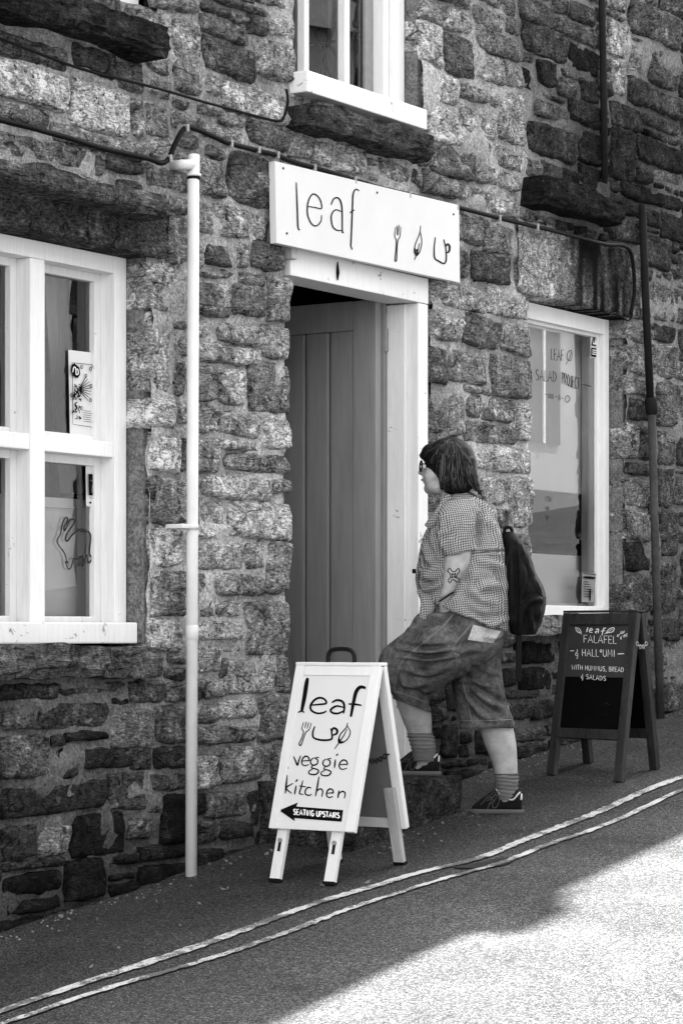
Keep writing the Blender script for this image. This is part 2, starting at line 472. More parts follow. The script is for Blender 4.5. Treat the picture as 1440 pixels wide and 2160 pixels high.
def ground_ribbon(name, pix, width, lift, mat, label, jag=0.006, extend=None):
    pts = [G(*p)[:2] for p in pix]
    if extend: pts = [np.array(extend[0])] + pts + [np.array(extend[1])]
    q_ = np.array(pts)
    for _ in range(2): q_[1:-1] = (q_[:-2] + 2 * q_[1:-1] + q_[2:]) / 4
    p = smooth_path(q_, 14)
    A, B = ribbon(p, width, False)
    nA = fbm(np.stack([A[:, 0] * 55, A[:, 1] * 55, 0 * A[:, 0]], -1), 3, 11) * jag
    nB = fbm(np.stack([B[:, 0] * 55, B[:, 1] * 55, 0 * B[:, 0] + 9], -1), 3, 12) * jag
    A[:, 1] += nA; B[:, 1] += nB
    V = []
    for a, b in zip(A, B):
        for k in np.linspace(0, 1, 4):
            q = a * (1 - k) + b * k
            V.append((q[0], q[1], float(ground_h(q[0], q[1])) + lift))
    Fc = [(4 * i + k, 4 * i + k + 1, 4 * i + k + 5, 4 * i + k + 4) for i in range(len(A) - 1) for k in range(3)]
    o = obj(name, (V, Fc), mat); tag(o, label, kind='structure'); return o
L1 = [(46, 2114), (159, 2083), (308, 2037), (442, 1995), (534, 1962), (596, 1936), (658, 1911), (700, 1902), (767, 1880), (854, 1852), (916, 1839), (975, 1832), (1013, 1822), (1055, 1803), (1090, 1780), (1142, 1759), (1204, 1736), (1265, 1713), (1332, 1687), (1396, 1662)]
L2 = [(123, 2119), (216, 2093), (319, 2060), (426, 2029), (493, 2008), (586, 1980), (663, 1952), (700, 1937), (751, 1919), (844, 1888), (916, 1867), (977, 1849), (1060, 1836), (1096, 1816), (1126, 1800), (1173, 1777), (1240, 1752), (1317, 1726), (1394, 1692)]
ground_ribbon('road_line', L1, 0.046, 0.006, 'line', 'worn painted road line nearer the wall', extend=((-6, -.55), (3.5, -.96)))
ground_ribbon('road_line', L2, 0.032, 0.0065, 'line', 'worn painted road line farther from the wall', extend=((-6, -.68), (3.5, -1.06)))
# a dark tarred repair where the lines kink
def patch(name, pix, lift, mat, label):
    pts = smooth_path([G(*p)[:2] for p in pix], 5, True); c = pts.mean(0)
    V = [(c[0], c[1], float(ground_h(*c)) + lift)] + [(q[0], q[1], float(ground_h(*q)) + lift) for q in pts]
    n = len(pts)
    o = obj(name, (V, [(0, 1 + i, 1 + (i + 1) % n) for i in range(n)]), mat); tag(o, label, kind='structure')
M['tar'] = simple('dark_tar_patch', 0.022, 0.7, 0.5, 90, 0.6, dist=0.006)
patch('tar_patch', [(955, 1838), (1000, 1832), (1050, 1822), (1085, 1818), (1070, 1832), (1010, 1842)], 0.0058, 'tar', 'dark tar repair between the two road lines')
# litter
mb = MB()
for (a, b, s) in [(247, 1856, 1), (270, 1850, 1.6), (258, 1868, 1.4), (130, 1938, 1.6), (145, 1943, 1), (205, 1945, .9), (192, 2047, 1.5), (470, 1881, 1.8), (480, 1878, 1), (680, 1873, 1.6), (775, 1867, 2.4), (562, 1808, 2.4), (1120, 1640, 1), (905, 1732, 1.6), (508, 1850, 1), (330, 1905, 1), (420, 1912, .8), (250, 2010, .8), (380, 1960, .7), (610, 1925, .8), (1010, 1745, .8), (1105, 1750, .7), (930, 1775, .7)]:
    g = G(a, b); an = rnd.uniform(0, 3); s *= .75; u = np.array([math.cos(an), math.sin(an), .118 * math.cos(an)]) * .011 * s; w = np.array([-math.sin(an), math.cos(an), 0]) * .005 * s
    z = np.array([g[0], g[1], float(ground_h(g[0], g[1])) + .008])
    mb.add([z - u, z + w, z + u + [0, 0, .005], z - w, z - u - [0, 0, .004], z + w - [0, 0, .004], z + u + [0, 0, .001], z - w - [0, 0, .004]], [(0, 1, 2, 3), (7, 6, 5, 4), (0, 4, 5, 1), (1, 5, 6, 2), (2, 6, 7, 3), (3, 7, 4, 0)])
for k_ in range(220):                                    # grit washed against the foot of the wall
    x = rnd.uniform(-2.9, 2.9); y = -.03 - abs(rnd.gauss(0, .07)); r_ = rnd.uniform(.0025, .008)
    if -.75 < x < .2: y -= .4
    c_ = np.array([x, y, float(ground_h(x, y)) + r_ * .4]); u_ = np.array([[r_ * rnd.uniform(.7, 1.4), 0, 0], [0, r_ * rnd.uniform(.7, 1.4), 0], [0, 0, r_ * rnd.uniform(.6, 1)]])
    mb.add([c_ - u_[0], c_ - u_[1], c_ + u_[0], c_ + u_[1], c_ + u_[2], c_ - u_[2]], [(0, 1, 4), (1, 2, 4), (2, 3, 4), (3, 0, 4), (1, 0, 5), (2, 1, 5), (3, 2, 5), (0, 3, 5)])
tag(obj('litter', mb.geo(), 'litter'), 'pale scraps of litter and grit along the foot of the wall', 'litter', kind='stuff')

# ================================================================== the building
bld = thing('stone_building', (0, 0, 0), 'rough stone building with white framed windows and an open doorway', 'building')
DOOR = (-0.48, 0.58, 2.14)                       # x0, x1, head
LW = (-2.40, -1.40, 0.70, 2.10)
RW = (1.487, 2.462, 0.80, 2.275)
UW = (-0.437, 0.521, 2.88, 4.25)
ULW = (-2.60, -1.33, 3.02, 4.3)                  # the window above the left one: only its sill shows
WX0, WX1, WZ0, WZ1 = -4.2, 5.6, -0.75, 4.9
def in_open(x, z, m=0.0):
    r = ((x > DOOR[0] - m) & (x < DOOR[1] + m) & (z < DOOR[2] + .12 + m))
    for (a, b, c, d) in (LW, RW, UW, ULW):
        r = r | ((x > a - m) & (x < b + m) & (z > c - m) & (z < d + m))
    return r

# ---- stones: read off the photograph, region by region (left, top, right, bottom, grey)
TR = []
def reg(x0, y0, s, L):
    for (a, b, c, d, t) in L:
        xa, xb = x0 + a / s, x0 + c / s; xm = (xa + xb) / 2
        X0, X1 = PX(xa), PX(xb); Z1 = P(xm, y0 + b / s)[2]; Z0 = P(xm, y0 + d / s)[2]
        TR.append([X0, X1, Z0, Z1, t])
reg(400, 320, 6, [(40, 60, 470, 540, .45), (530, 30, 1030, 680, .35), (40, 620, 310, 1030, .45), (350, 660, 750, 1090, .5), (770, 770, 1010, 1100, .5), (40, 1150, 200, 1430, .55), (210, 1150, 560, 1440, .3), (620, 1060, 750, 1480, .5), (780, 1150, 1200, 1540, .4), (60, 1500, 390, 1590, .5), (420, 1500, 580, 1620, .5), (640, 1520, 960, 1690, .4), (40, 1650, 480, 2090, .45), (520, 1680, 980, 2100, .4), (1040, 1580, 1280, 2150, .5)])
reg(400, 660, 6, [(40, 90, 245, 300, .55), (380, 90, 930, 410, .6), (950, 180, 1280, 600, .55), (40, 330, 760, 640, .6), (790, 430, 930, 590, .6), (40, 650, 360, 1130, .45), (380, 700, 730, 1200, .6), (760, 630, 1280, 1270, .42), (40, 1180, 340, 1520, .5), (350, 1250, 890, 1560, .55), (930, 1290, 1280, 1710, .65), (40, 1560, 380, 2040, .48), (390, 1600, 750, 1740, .55), (770, 1610, 920, 1740, .6), (470, 1780, 1280, 2040, .45)])
reg(400, 1000, 6, [(160, 20, 740, 310, .6), (770, 60, 1040, 340, .62), (1060, 60, 1280, 250, .55), (40, 60, 150, 650, .45), (175, 330, 460, 660, .55), (480, 350, 1280, 830, .62), (40, 690, 460, 830, .7), (40, 860, 700, 1210, .55), (720, 860, 955, 1210, .5), (970, 860, 1280, 1540, .55), (40, 1250, 320, 1820, .45), (330, 1250, 640, 1570, .5), (650, 1260, 955, 1560, .42), (340, 1590, 680, 1820, .6), (40, 1850, 680, 2140, .6), (700, 1580, 1280, 2290, .5)])
reg(260, 520, 5.143, [(270, 180, 650, 690, .5), (270, 710, 505, 1600, .5), (545, 780, 700, 890, .4), (550, 940, 700, 1190, .45), (560, 1215, 700, 1610, .4), (270, 1650, 550, 1970, .6), (565, 1690, 700, 1950, .5)])
reg(260, 920, 4.154, [(260, 0, 495, 315, .66), (505, 0, 560, 320, .4), (260, 345, 555, 775, .42), (260, 795, 520, 1145, .66), (260, 1185, 555, 1590, .48), (260, 1615, 525, 1880, .62), (390, 1895, 560, 2010, .42), (380, 2030, 560, 2140, .4)])
reg(400, 1340, 4.154, [(40, 100, 275, 330, .5), (285, 190, 335, 370, .35), (345, 195, 765, 510, .55), (775, 190, 905, 500, .5), (150, 375, 330, 540, .5), (40, 390, 145, 580, .28), (40, 600, 240, 765, .42), (252, 560, 600, 750, .55), (40, 780, 600, 955, .36), (612, 520, 905, 930, .38), (40, 990, 270, 1035, .4), (40, 1050, 268, 1340, .48), (282, 985, 705, 1285, .42), (718, 960, 905, 1300, .33), (40, 1385, 150, 1600, .12), (162, 1375, 520, 1600, .38), (532, 1320, 905, 1650, .22), (40, 1625, 262, 1830, .26), (275, 1625, 560, 1800, .22), (572, 1680, 905, 1830, .16), (40, 1880, 285, 2080, .13), (295, 1830, 600, 1960, .16), (610, 1845, 905, 1950, .15), (420, 1380, 420, 1380, 0)][:-1])
reg(30, 1400, 3.692, [(-150, 150, 340, 285, .2), (350, 195, 735, 240, .3), (745, 150, 890, 232, .28), (752, 242, 885, 330, .13), (897, 130, 1185, 310, .3), (1195, 105, 1360, 310, .36), (-60, 330, 165, 520, .3), (176, 285, 738, 500, .28), (752, 340, 1088, 635, .4), (1100, 340, 1360, 635, .34), (-100, 545, 290, 910, .3), (318, 560, 392, 655, .25), (402, 522, 720, 610, .14), (330, 672, 525, 890, .2), (540, 650, 905, 820, .2), (920, 655, 1090, 835, .24), (1105, 655, 1360, 825, .2), (-100, 940, 745, 1165, .2), (762, 862, 1030, 1150, .28), (1060, 862, 1360, 1000, .3), (1045, 1015, 1148, 1180, .26), (1158, 1030, 1360, 1400, .08)])
reg(30, 1680, 3.692, [(-100, 230, 200, 500, .22), (212, 215, 455, 460, .4), (472, 140, 888, 470, .12), (900, 125, 1090, 350, .28), (1112, 240, 1360, 360, .24), (1000, 382, 1360, 500, .14), (740, 420, 990, 530, .14), (-100, 590, 388, 770, .05), (402, 500, 722, 830, .11), (740, 592, 960, 650, .14), (1010, 530, 1360, 690, .08), (750, 672, 990, 800, .09), (-60, 790, 375, 900, .06), (230, 470, 390, 570, .18), (-100, 510, 215, 575, .2)])
reg(880, 560, 5.4, [(150, 190, 780, 490, .5), (800, 250, 1310, 610, .6), (150, 495, 510, 870, .5), (522, 570, 945, 955, .38), (957, 670, 1310, 1000, .5), (150, 910, 325, 1350, .33), (350, 985, 800, 1335, .48), (850, 1040, 1310, 1520, .4), (545, 1360, 840, 1460, .5), (150, 1450, 335, 1900, .38), (350, 1445, 530, 1955, .48), (562, 1480, 1140, 1755, .44), (1155, 1575, 1310, 2010, .6), (552, 1790, 1140, 2025, .42)])
reg(860, 940, 5.143, [(190, 30, 590, 330, .5), (722, 25, 955, 270, .55), (970, 25, 1335, 325, .6), (610, 30, 708, 200, .5), (800, 315, 1090, 640, .55), (1102, 345, 1335, 900, .55), (960, 660, 1092, 920, .38), (1010, 940, 1335, 1240, .45), (1000, 1260, 1335, 1560, .4)])
reg(860, 1280, 4, [(780, 400, 920, 480, .2), (970, 300, 1240, 480, .1), (780, 510, 910, 680, .15), (970, 505, 1220, 690, .12), (800, 705, 1200, 775, .25), (820, 795, 1045, 960, .25), (1055, 790, 1240, 950, .2), (920, 1030, 1180, 1130, .3), (920, 1150, 1120, 1300, .18), (560, 1040, 720, 1250, .14), (300, 1000, 440, 1280, .15)])
reg(1260, 560, 2.92, [(182, 350, 285, 470, .45), (182, 480, 300, 670, .5), (182, 690, 315, 800, .4), (200, 812, 325, 955, .24), (182, 980, 260, 1190, .5), (268, 1000, 335, 1195, .3), (190, 1215, 335, 1290, .28), (182, 1300, 320, 1485, .4), (182, 1512, 320, 1690, .42), (190, 1720, 330, 1880, .18), (182, 1895, 340, 2150, .33), (350, 110, 470, 350, .4), (350, 370, 480, 470, .25), (350, 485, 470, 700, .45), (360, 715, 480, 990, .35), (370, 1005, 480, 1230, .35), (375, 1250, 480, 1480, .3), (385, 1500, 490, 1800, .3), (390, 1820, 490, 2150, .28)])
reg(840, 30, 5.143, [(262, 90, 490, 545, .6), (502, 225, 830, 685, .33), (502, -60, 805, 185, .5), (835, 180, 1330, 455, .42), (830, -60, 1150, 170, .42), (862, 440, 1155, 735, .48), (1172, 515, 1350, 800, .48), (312, 625, 655, 955, .62), (690, 735, 970, 945, .48), (312, 970, 680, 1395, .62), (702, 1020, 1085, 1325, .55), (1100, 835, 1390, 1400, .52), (372, 1445, 860, 1775, .38), (712, 1350, 1070, 1570, .52), (1085, 1455, 1350, 1700, .5), (880, 1640, 1300, 1880, .5), (282, 1730, 660, 1960, .4), (690, 1860, 990, 2060, .5), (1005, 1910, 1295, 2200, .5), (262, -160, 490, 70, .5)])
reg(1100, 30, 4.645, [(20, 130, 450, 420, .25), (340, 70, 740, 270, .33), (480, 310, 755, 560, .13), (162, 375, 358, 715, .14), (-20, 350, 122, 470, .24), (12, 530, 158, 740, .1), (402, 492, 560, 615, .3), (380, 628, 550, 800, .3), (578, 620, 755, 855, .18), (130, 865, 475, 1035, .33), (492, 865, 780, 1075, .28), (60, 1085, 550, 1420, .33), (580, 1130, 780, 1455, .22), (860, 80, 1040, 400, .55), (892, 445, 1035, 790, .45), (1052, 290, 1240, 600, .4), (1045, 615, 1250, 900, .2), (1255, 360, 1560, 700, .3), (870, 885, 1190, 1115, .38), (1202, 950, 1560, 1135, .24), (880, 1095, 1118, 1615, .3), (1132, 1195, 1560, 1500, .14), (1132, 1510, 1280, 1660, .3), (985, 1670, 1560, 1858, .18), (1060, -60, 1560, 270, .3), (480, -100, 740, 60, .3), (0, -140, 330, 80, .3), (1295, 1520, 1560, 1650, .3)])
reg(380, 30, 5.143, [(-55, 40, 232, 880, .5), (240, 60, 750, 250, .38), (760, 20, 950, 215, .28), (965, 20, 1255, 245, .55), (272, 300, 808, 665, .3), (832, 265, 1255, 695, .5), (292, 600, 455, 880, .5), (482, 700, 1170, 1120, .58), (192, 955, 415, 1080, .42), (425, 1030, 690, 1205, .5), (252, 1180, 690, 1375, .5), (742, 1185, 1165, 1435, .4), (-60, 1070, 220, 1220, .4), (20, 1270, 222, 1455, .45), (1178, 1265, 1440, 1560, .5), (332, 1440, 510, 1590, .45), (235, -180, 960, 30, .4)])
reg(560, 200, 2.571, [(240, 245, 378, 378, .6), (120, 195, 235, 330, .48), (392, 280, 558, 425, .58), (622, 360, 778, 468, .5), (790, 400, 890, 500, .42)])
reg(900, 0, 2.667, [(200, 1190, 312, 1370, .42), (330, 1255, 482, 1420, .5), (262, 1430, 478, 1590, .3)])
reg(0, 0, 2.25, [(-150, 160, 325, 275, .3), (335, 215, 560, 345, .24), (572, 300, 690, 440, .34), (-100, 290, 328, 468, .62), (342, 368, 618, 620, .64), (628, 460, 692, 648, .45), (-100, 482, 235, 590, .4), (255, 575, 696, 715, .45), (-100, 625, 212, 745, .45), (222, 650, 512, 800, .4), (522, 715, 690, 820, .35), (705, 500, 805, 650, .45), (722, 660, 822, 755, .5), (702, 785, 885, 900, .4), (800, 1030, 905, 1250, .38)])
# keep stones clear of openings, clip them and drop overlaps
def clip_open(s):
    x0, x1, z0, z1, t = s
    for (a, b, c, d) in ((DOOR[0], DOOR[1], -9, DOOR[2] + .11), LW, RW, UW, ULW):
        if x0 < b and x1 > a and z0 < d and z1 > c:
            ov = [(x1 - a, 'r'), (b - x0, 'l'), (z1 - c, 't'), (d - z0, 'b')]
            ov.sort(); k = ov[0][1]
            if k == 'r': x1 = a
            elif k == 'l': x0 = b
            elif k == 't': z1 = c
            else: z0 = d
    return [x0, x1, z0, z1, t]
# soot and algae below the leaking conduit, over the right window
for s_ in TR:
    if 1.7 < (s_[0] + s_[1]) / 2 < 2.75 and 2.45 < s_[2] < 3.25: s_[4] *= .55
TR = [clip_open(s) for s in TR]
TR = [s for s in TR if s[1] - s[0] > .03 and s[3] - s[2] > .02]
GAP = .004
for i in range(len(TR)):
    for j in range(i):
        A, B = TR[i], TR[j]
        ox = min(A[1], B[1]) - max(A[0], B[0]); oz = min(A[3], B[3]) - max(A[2], B[2])
        if ox > 0 and oz > 0:
            if ox < oz:
                if A[0] < B[0]: A[1] -= ox + GAP
                else: A[0] += ox + GAP
            else:
                if A[2] < B[2]: A[3] -= oz + GAP
                else: A[2] += oz + GAP
TR = [s for s in TR if s[1] - s[0] > .03 and s[3] - s[2] > .02]
# ---- dressed slabs: lintels, hoods and sills (x0, x1, z0, z1, projection)
def slab_px(nm, xa, xb, pc, yt, yb, pr):
    f = lambda v, y: v[1] if isinstance(v, tuple) else PX(v, y)
    return (nm, f(xa, 0), f(xb, -pr), P(pc, yb, -pr)[2], P(pc, yt, -pr)[2], pr)
SLABS = [
    ('lintel', -2.75, -1.29, 2.105, 2.285, .005), slab_px('hood_mould', ('x', -2.95), 368, 200, 376, 418, .15), slab_px('window_sill', ('x', -2.75), 350, 200, 1361, 1430, .09),
    ('lintel', 1.36, 2.60, 2.285, 2.61, .004), slab_px('hood_mould', 1104, 1322, 1200, 380, 440, .13), slab_px('window_sill', 1090, 1320, 1180, 1305, 1342, .09),
    slab_px('window_sill', 612, 922, 760, 240, 289, .12), slab_px('window_sill', ('x', -2.75), 366, 311, 47, 106, .12)]
RES = .01
gx = int((WX1 - WX0) / RES); gzn = int((WZ1 - WZ0) / RES)
occ = np.zeros((gx, gzn), bool)
cx = WX0 + (np.arange(gx) + .5) * RES; cz = WZ0 + (np.arange(gzn) + .5) * RES
CX, CZ = np.meshgrid(cx, cz, indexing='ij')
occ |= in_open(CX, CZ, .004)
def mark(x0, x1, z0, z1, g=.007):
    i0, i1 = int((x0 - g - WX0) / RES), int(math.ceil((x1 + g - WX0) / RES)); j0, j1 = int((z0 - g - WZ0) / RES), int(math.ceil((z1 + g - WZ0) / RES))
    occ[max(i0, 0):max(i1, 0), max(j0, 0):max(j1, 0)] = True
for s in TR: mark(*s[:4])
for s in SLABS: mark(s[1], s[2], s[3], s[4])
# ---- fill what is left with smaller rubble, in rough courses
nr = np.random.RandomState(3)
FILL = []
pool = np.array([[(s[0] + s[1]) / 2, (s[2] + s[3]) / 2, s[4]] for s in TR])
def near_tone(x, z, k=4):
    d = np.hypot(pool[:, 0] - x, pool[:, 1] - z); i = np.argsort(d)[:k]
    w = 1 / (d[i] + .05); return float((pool[i, 2] * w).sum() / w.sum())
fx0, fx1, fz1 = -3.3, 3.6, 4.6
occ |= (CX < fx0) | (CX > fx1) | (CZ > fz1) | (CZ < SLOPE * CX - .12)
for (w, h) in [(.34, .17), (.27, .15), (.22, .12), (.17, .11), (.14, .08), (.10, .07), (.12, .045), (.07, .05)]:
    for tries in range(14):
        ww, hh = w * nr.uniform(.85, 1.15), h * nr.uniform(.8, 1.15)
        a, b = max(3, int(ww / RES)), max(3, int(hh / RES))
        I = np.zeros((gx + 1, gzn + 1), int); I[1:, 1:] = occ.cumsum(0).cumsum(1)
        S = I[a:, b:] - I[:-a, b:] - I[a:, :-b] + I[:-a, :-b]
        free = np.argwhere(S == 0)
        if len(free) == 0: continue
        free = free[nr.permutation(len(free))[:400]]
        free = free[np.argsort(free[:, 1] + nr.uniform(0, 6, len(free)))]
        for i, j in free:
            if occ[i:i + a, j:j + b].any(): continue
            x0, z0 = WX0 + i * RES + .004, WZ0 + j * RES + .004
            x1, z1 = x0 + a * RES - .008, z0 + b * RES - .008
            mark(x0, x1, z0, z1, .003)
            if z1 < gz((x0 + x1) / 2) - .02: continue
            t = min(.7, max(.05, near_tone((x0 + x1) / 2, (z0 + z1) / 2) + nr.uniform(-.08, .06)))
            FILL.append([x0, x1, z0, z1, t])
def alb(t):
    t = .41 + (t - .41) * .86
    return 0.95 * (1.08 * max(t, .15)) ** 2.5                  # photograph grey to surface albedo
def stone_geo(x0, x1, z0, z1, seed, deep=.06, step=.013):
    r = np.random.RandomState(seed)
    w, h = x1 - x0, z1 - z0
    nx = int(np.clip(w / step, 5, 30)); nz = int(np.clip(h / step, 4, 26))
    den = lambda q: np.sign(q) * (1 - (1 - abs(q)) ** 1.6)
    u, v = np.meshgrid(den(np.linspace(-1, 1, nx + 1)), den(np.linspace(-1, 1, nz + 1)), indexing='ij')
    k = r.uniform(.05, .22)
    x = u * np.sqrt(1 - k * v * v * abs(u) ** 3); z = v * np.sqrt(1 - k * u * u * abs(v) ** 3)
    X = (x0 + x1) / 2 + x * w / 2; Z = (z0 + z1) / 2 + z * h / 2
    # four uneven corners
    am = min(.011, .1 * min(w, h))
    c = r.uniform(-am, am, (4, 2))
    for q, (su, sv) in enumerate(((-1, -1), (1, -1), (-1, 1), (1, 1))):
        wt = (1 + su * u) * (1 + sv * v) / 4
        X = X + wt * c[q, 0]; Z = Z + wt * c[q, 1]
    q = np.stack([X * 14, 0 * X + seed * .37, Z * 14], -1)
    edge = np.maximum(abs(u), abs(v)) ** 2
    X = X + edge * .007 * fbm(q * 1.5, 2, seed); Z = Z + edge * .006 * fbm(q * 1.5 + 40, 2, seed + 1)
    m = np.minimum((1 - abs(u)) * w / 2, (1 - abs(v)) * h / 2)
    prof = 1 - np.exp(-m / .0042)
    proud = r.uniform(.011, .027)
    tilt = r.uniform(-.007, .007) * u + r.uniform(-.008, .006) * v
    f_ = fbm(q * .75, 3, seed + 2, .55); rough = .011 * np.round(f_ * 2.6) / 2.6 + .004 * f_ + .004 * vnoise(q * np.array([1, 1, 3.2]) * 3, seed + 7)
    Y = .012 - prof * (proud + tilt + rough)
    front = np.stack([X, Y, Z], -1).reshape(-1, 3); ny_ = nz + 1
    Fc = [(i * ny_ + j, (i + 1) * ny_ + j, (i + 1) * ny_ + j + 1, i * ny_ + j + 1) for i in range(nx) for j in range(nz)]
    ring = [i * ny_ for i in range(nx + 1)] + [nx * ny_ + j for j in range(1, nz + 1)] + [i * ny_ + nz for i in range(nx - 1, -1, -1)] + [j for j in range(nz - 1, 0, -1)]
    back = front[ring].copy(); back[:, 1] = deep
    b = len(front); n = len(ring)
    Fc += [(ring[i], b + i, b + (i + 1) % n, ring[(i + 1) % n]) for i in range(n)]
    return np.vstack([front, back]), Fc
ALL = [(s, True) for s in TR] + [(s, False) for s in FILL]
def on_view(s):
    q = np.array([(s[0] + s[1]) / 2, 0, (s[2] + s[3]) / 2]) - CAM
    dep = q[0] * SN + q[1] * CS; px = 720 + F_PX * (q[0] * CS - q[1] * SN) / dep; py = Y_H - F_PX * q[2] / dep
    area = (s[1] - s[0]) * (s[3] - s[2]) * CS * (F_PX / dep) ** 2
    return area if (-30 < px < 1470 and -30 < py < 2190) else -1
ALL = [a for a in ALL if a[0][3] > gz(a[0][0]) - .03]
ALL.sort(key=lambda a: -on_view(a[0]))
rest = MB(); rest_t = []
for n_, (s, traced) in enumerate(ALL):
    x0, x1, z0, z1, t = s
    jamb = any(abs(x1 - a) < .03 or abs(x0 - b) < .03 for (a, b) in (LW[:2], RW[:2], UW[:2], DOOR[:2]))
    V, Fc = stone_geo(x0, x1, z0, z1, 100 + n_, .20 if jamb else .05)
    tv = alb(t) * nr.uniform(.85, 1.15)
    if n_ < 300 and on_view(s) > 0:
        obj('stone', (V, Fc), 'slate' if (t < .24 and z0 < .5) else 'stone', bld, True, tv)
    else:
        rest.add(V, Fc); rest_t += [tv] * len(V)
o = obj('small_stones', rest.geo(), 'stone', bld, True, np.array(rest_t)); o['kind'] = 'stuff'
# ---- mortar bed: the wall itself
nxw, nzw = int((WX1 - WX0) / .022), int((WZ1 - WZ0) / .022)
xw = np.linspace(WX0, WX1, nxw + 1); zw = np.linspace(WZ0, WZ1, nzw + 1)
XW, ZW = np.meshgrid(xw, zw, indexing='ij')
YW = .013 + .017 * fbm(np.stack([XW * 5, 0 * XW, ZW * 8], -1), 3, 77) + .004 * vnoise(np.stack([XW * 40, 0 * XW, ZW * 40], -1), 5)
tn = np.zeros_like(XW)
allp = np.array([[(s[0] + s[1]) / 2, (s[2] + s[3]) / 2, s[4]] for s, _ in ALL])
ci = np.linspace(WX0, WX1, 100); cj = np.linspace(WZ0, WZ1, 60)
CT = np.zeros((100, 60))
for i, a in enumerate(ci):
    for j, b in enumerate(cj):
        d = np.hypot(allp[:, 0] - a, allp[:, 1] - b); k = np.exp(-(d / .16) ** 2) + 1e-9
        CT[i, j] = (k * allp[:, 2]).sum() / k.sum()
fi = (XW - WX0) / (WX1 - WX0) * 98.999; fj = (ZW - WZ0) / (WZ1 - WZ0) * 58.999
i0, j0 = fi.astype(int), fj.astype(int); fi -= i0; fj -= j0
tn = CT[i0, j0] * (1 - fi) * (1 - fj) + CT[i0 + 1, j0] * fi * (1 - fj) + CT[i0, j0 + 1] * (1 - fi) * fj + CT[i0 + 1, j0 + 1] * fi * fj
tn = tn * .86 + .15 + .05 * fbm(np.stack([XW * 3, 0 * XW, ZW * 3], -1), 2, 9)
nq = nzw + 1
fw = []
for i in range(nxw):
    for j in range(nzw):
        if not in_open((xw[i] + xw[i + 1]) / 2, (zw[j] + zw[j + 1]) / 2, .012):
            fw.append((i * nq + j, (i + 1) * nq + j, (i + 1) * nq + j + 1, i * nq + j + 1))
wall = obj('wall', (np.stack([XW, YW, ZW], -1).reshape(-1, 3), fw), 'mortar', bld, True, np.array([alb(t) for t in tn.reshape(-1)]))
# ---- slabs
def slab_geo(x0, x1, z0, z1, proj, seed, ragged=.012):
    nx = int((x1 - x0) / .011)
    fz = np.linspace(0, 1, 15)
    if proj > .02: prof = [(.12, 0), (.02, 0)] + [(-proj * min(1, .86 + .5 * f, 1.12 - .2 * f), f) for f in fz] + [(.02, 1.0), (.12, 1.0)]
    else: prof = [(.2, 0)] + [(-proj, f) for f in fz] + [(.12, 1)]
    m = len(prof); pr = np.array(prof)
    xi = np.linspace(x0, x1, nx + 1)
    Xs, K = np.meshgrid(xi, np.arange(m), indexing='ij')
    Yp = pr[K, 0]; Fz = pr[K, 1]; Zs = z0 + (z1 - z0) * Fz
    lay = np.floor(Zs * 46 + .8 * vnoise(np.stack([Xs * 5, 0 * Xs, Zs * 9], -1), seed))      # bedding layers
    d = .6 * fbm(np.stack([Xs * 7, lay * 3.1, 0 * Xs + seed], -1), 3, seed, .6) + .5 * fbm(np.stack([Xs * 22, 0 * Xs, Zs * 60], -1), 2, seed + 5)
    e = fbm(np.stack([Xs * 6, K * .25, 0 * Xs + 8], -1), 3, seed + 3, .6)
    Ys = Yp + np.where(Yp < .1, ragged * d, 0)
    Zs = Zs + ragged * 1.1 * e * (Fz * 0 + 1)
    endk = np.maximum(0, 1 - np.minimum(np.arange(nx + 1), nx - np.arange(nx + 1)) / 2.0)[:, None]
    if proj > .02: Ys = Ys + np.where(Yp < 0, proj * .25 * endk, 0)
    Xs = Xs + np.where((Xs == x0) | (Xs == x1), .02 * d, 0)
    V = np.stack([Xs, Ys, Zs], -1).reshape(-1, 3)
    Fc = [(i * m + k, (i + 1) * m + k, (i + 1) * m + k + 1, i * m + k + 1) for i in range(nx) for k in range(m - 1)]
    Fc.append(tuple(range(m - 1, -1, -1))); Fc.append(tuple(range(nx * m, nx * m + m)))
    return V, Fc
TONES = [.25, .30, .34, None, .13, .46, .26, .16]
for n_, ((nm, x0, x1, z0, z1, pr), t) in enumerate(zip(SLABS, TONES)):
    V, Fc = slab_geo(x0, x1, z0, z1, pr, 300 + n_, .012 if pr > .02 else .004)
    if t is None:                                     # soot-streaked lintel over the right window
        f = np.clip((V[:, 0] - 1.72 + .25 * (V[:, 2] - 2.45)) / .3, 0, 1); g = np.clip((V[:, 0] - 2.42) / .1, 0, 1)
        st = .5 + .5 * vnoise(np.stack([V[:, 0] * 26, 0 * V[:, 0], V[:, 2] * 2.2], -1), 4)
        tt = (.56 - .54 * f * np.clip(.3 + 1.0 * st, 0, 1)) * (1 - g) + .46 * g * (.4 + .6 * st)
        tone = 0.9 * np.maximum(tt, .03) ** 2.2
    else: tone = alb(t)
    obj(nm, (V, Fc), 'slate' if pr > .02 else 'stone', bld, pr < .02, tone)
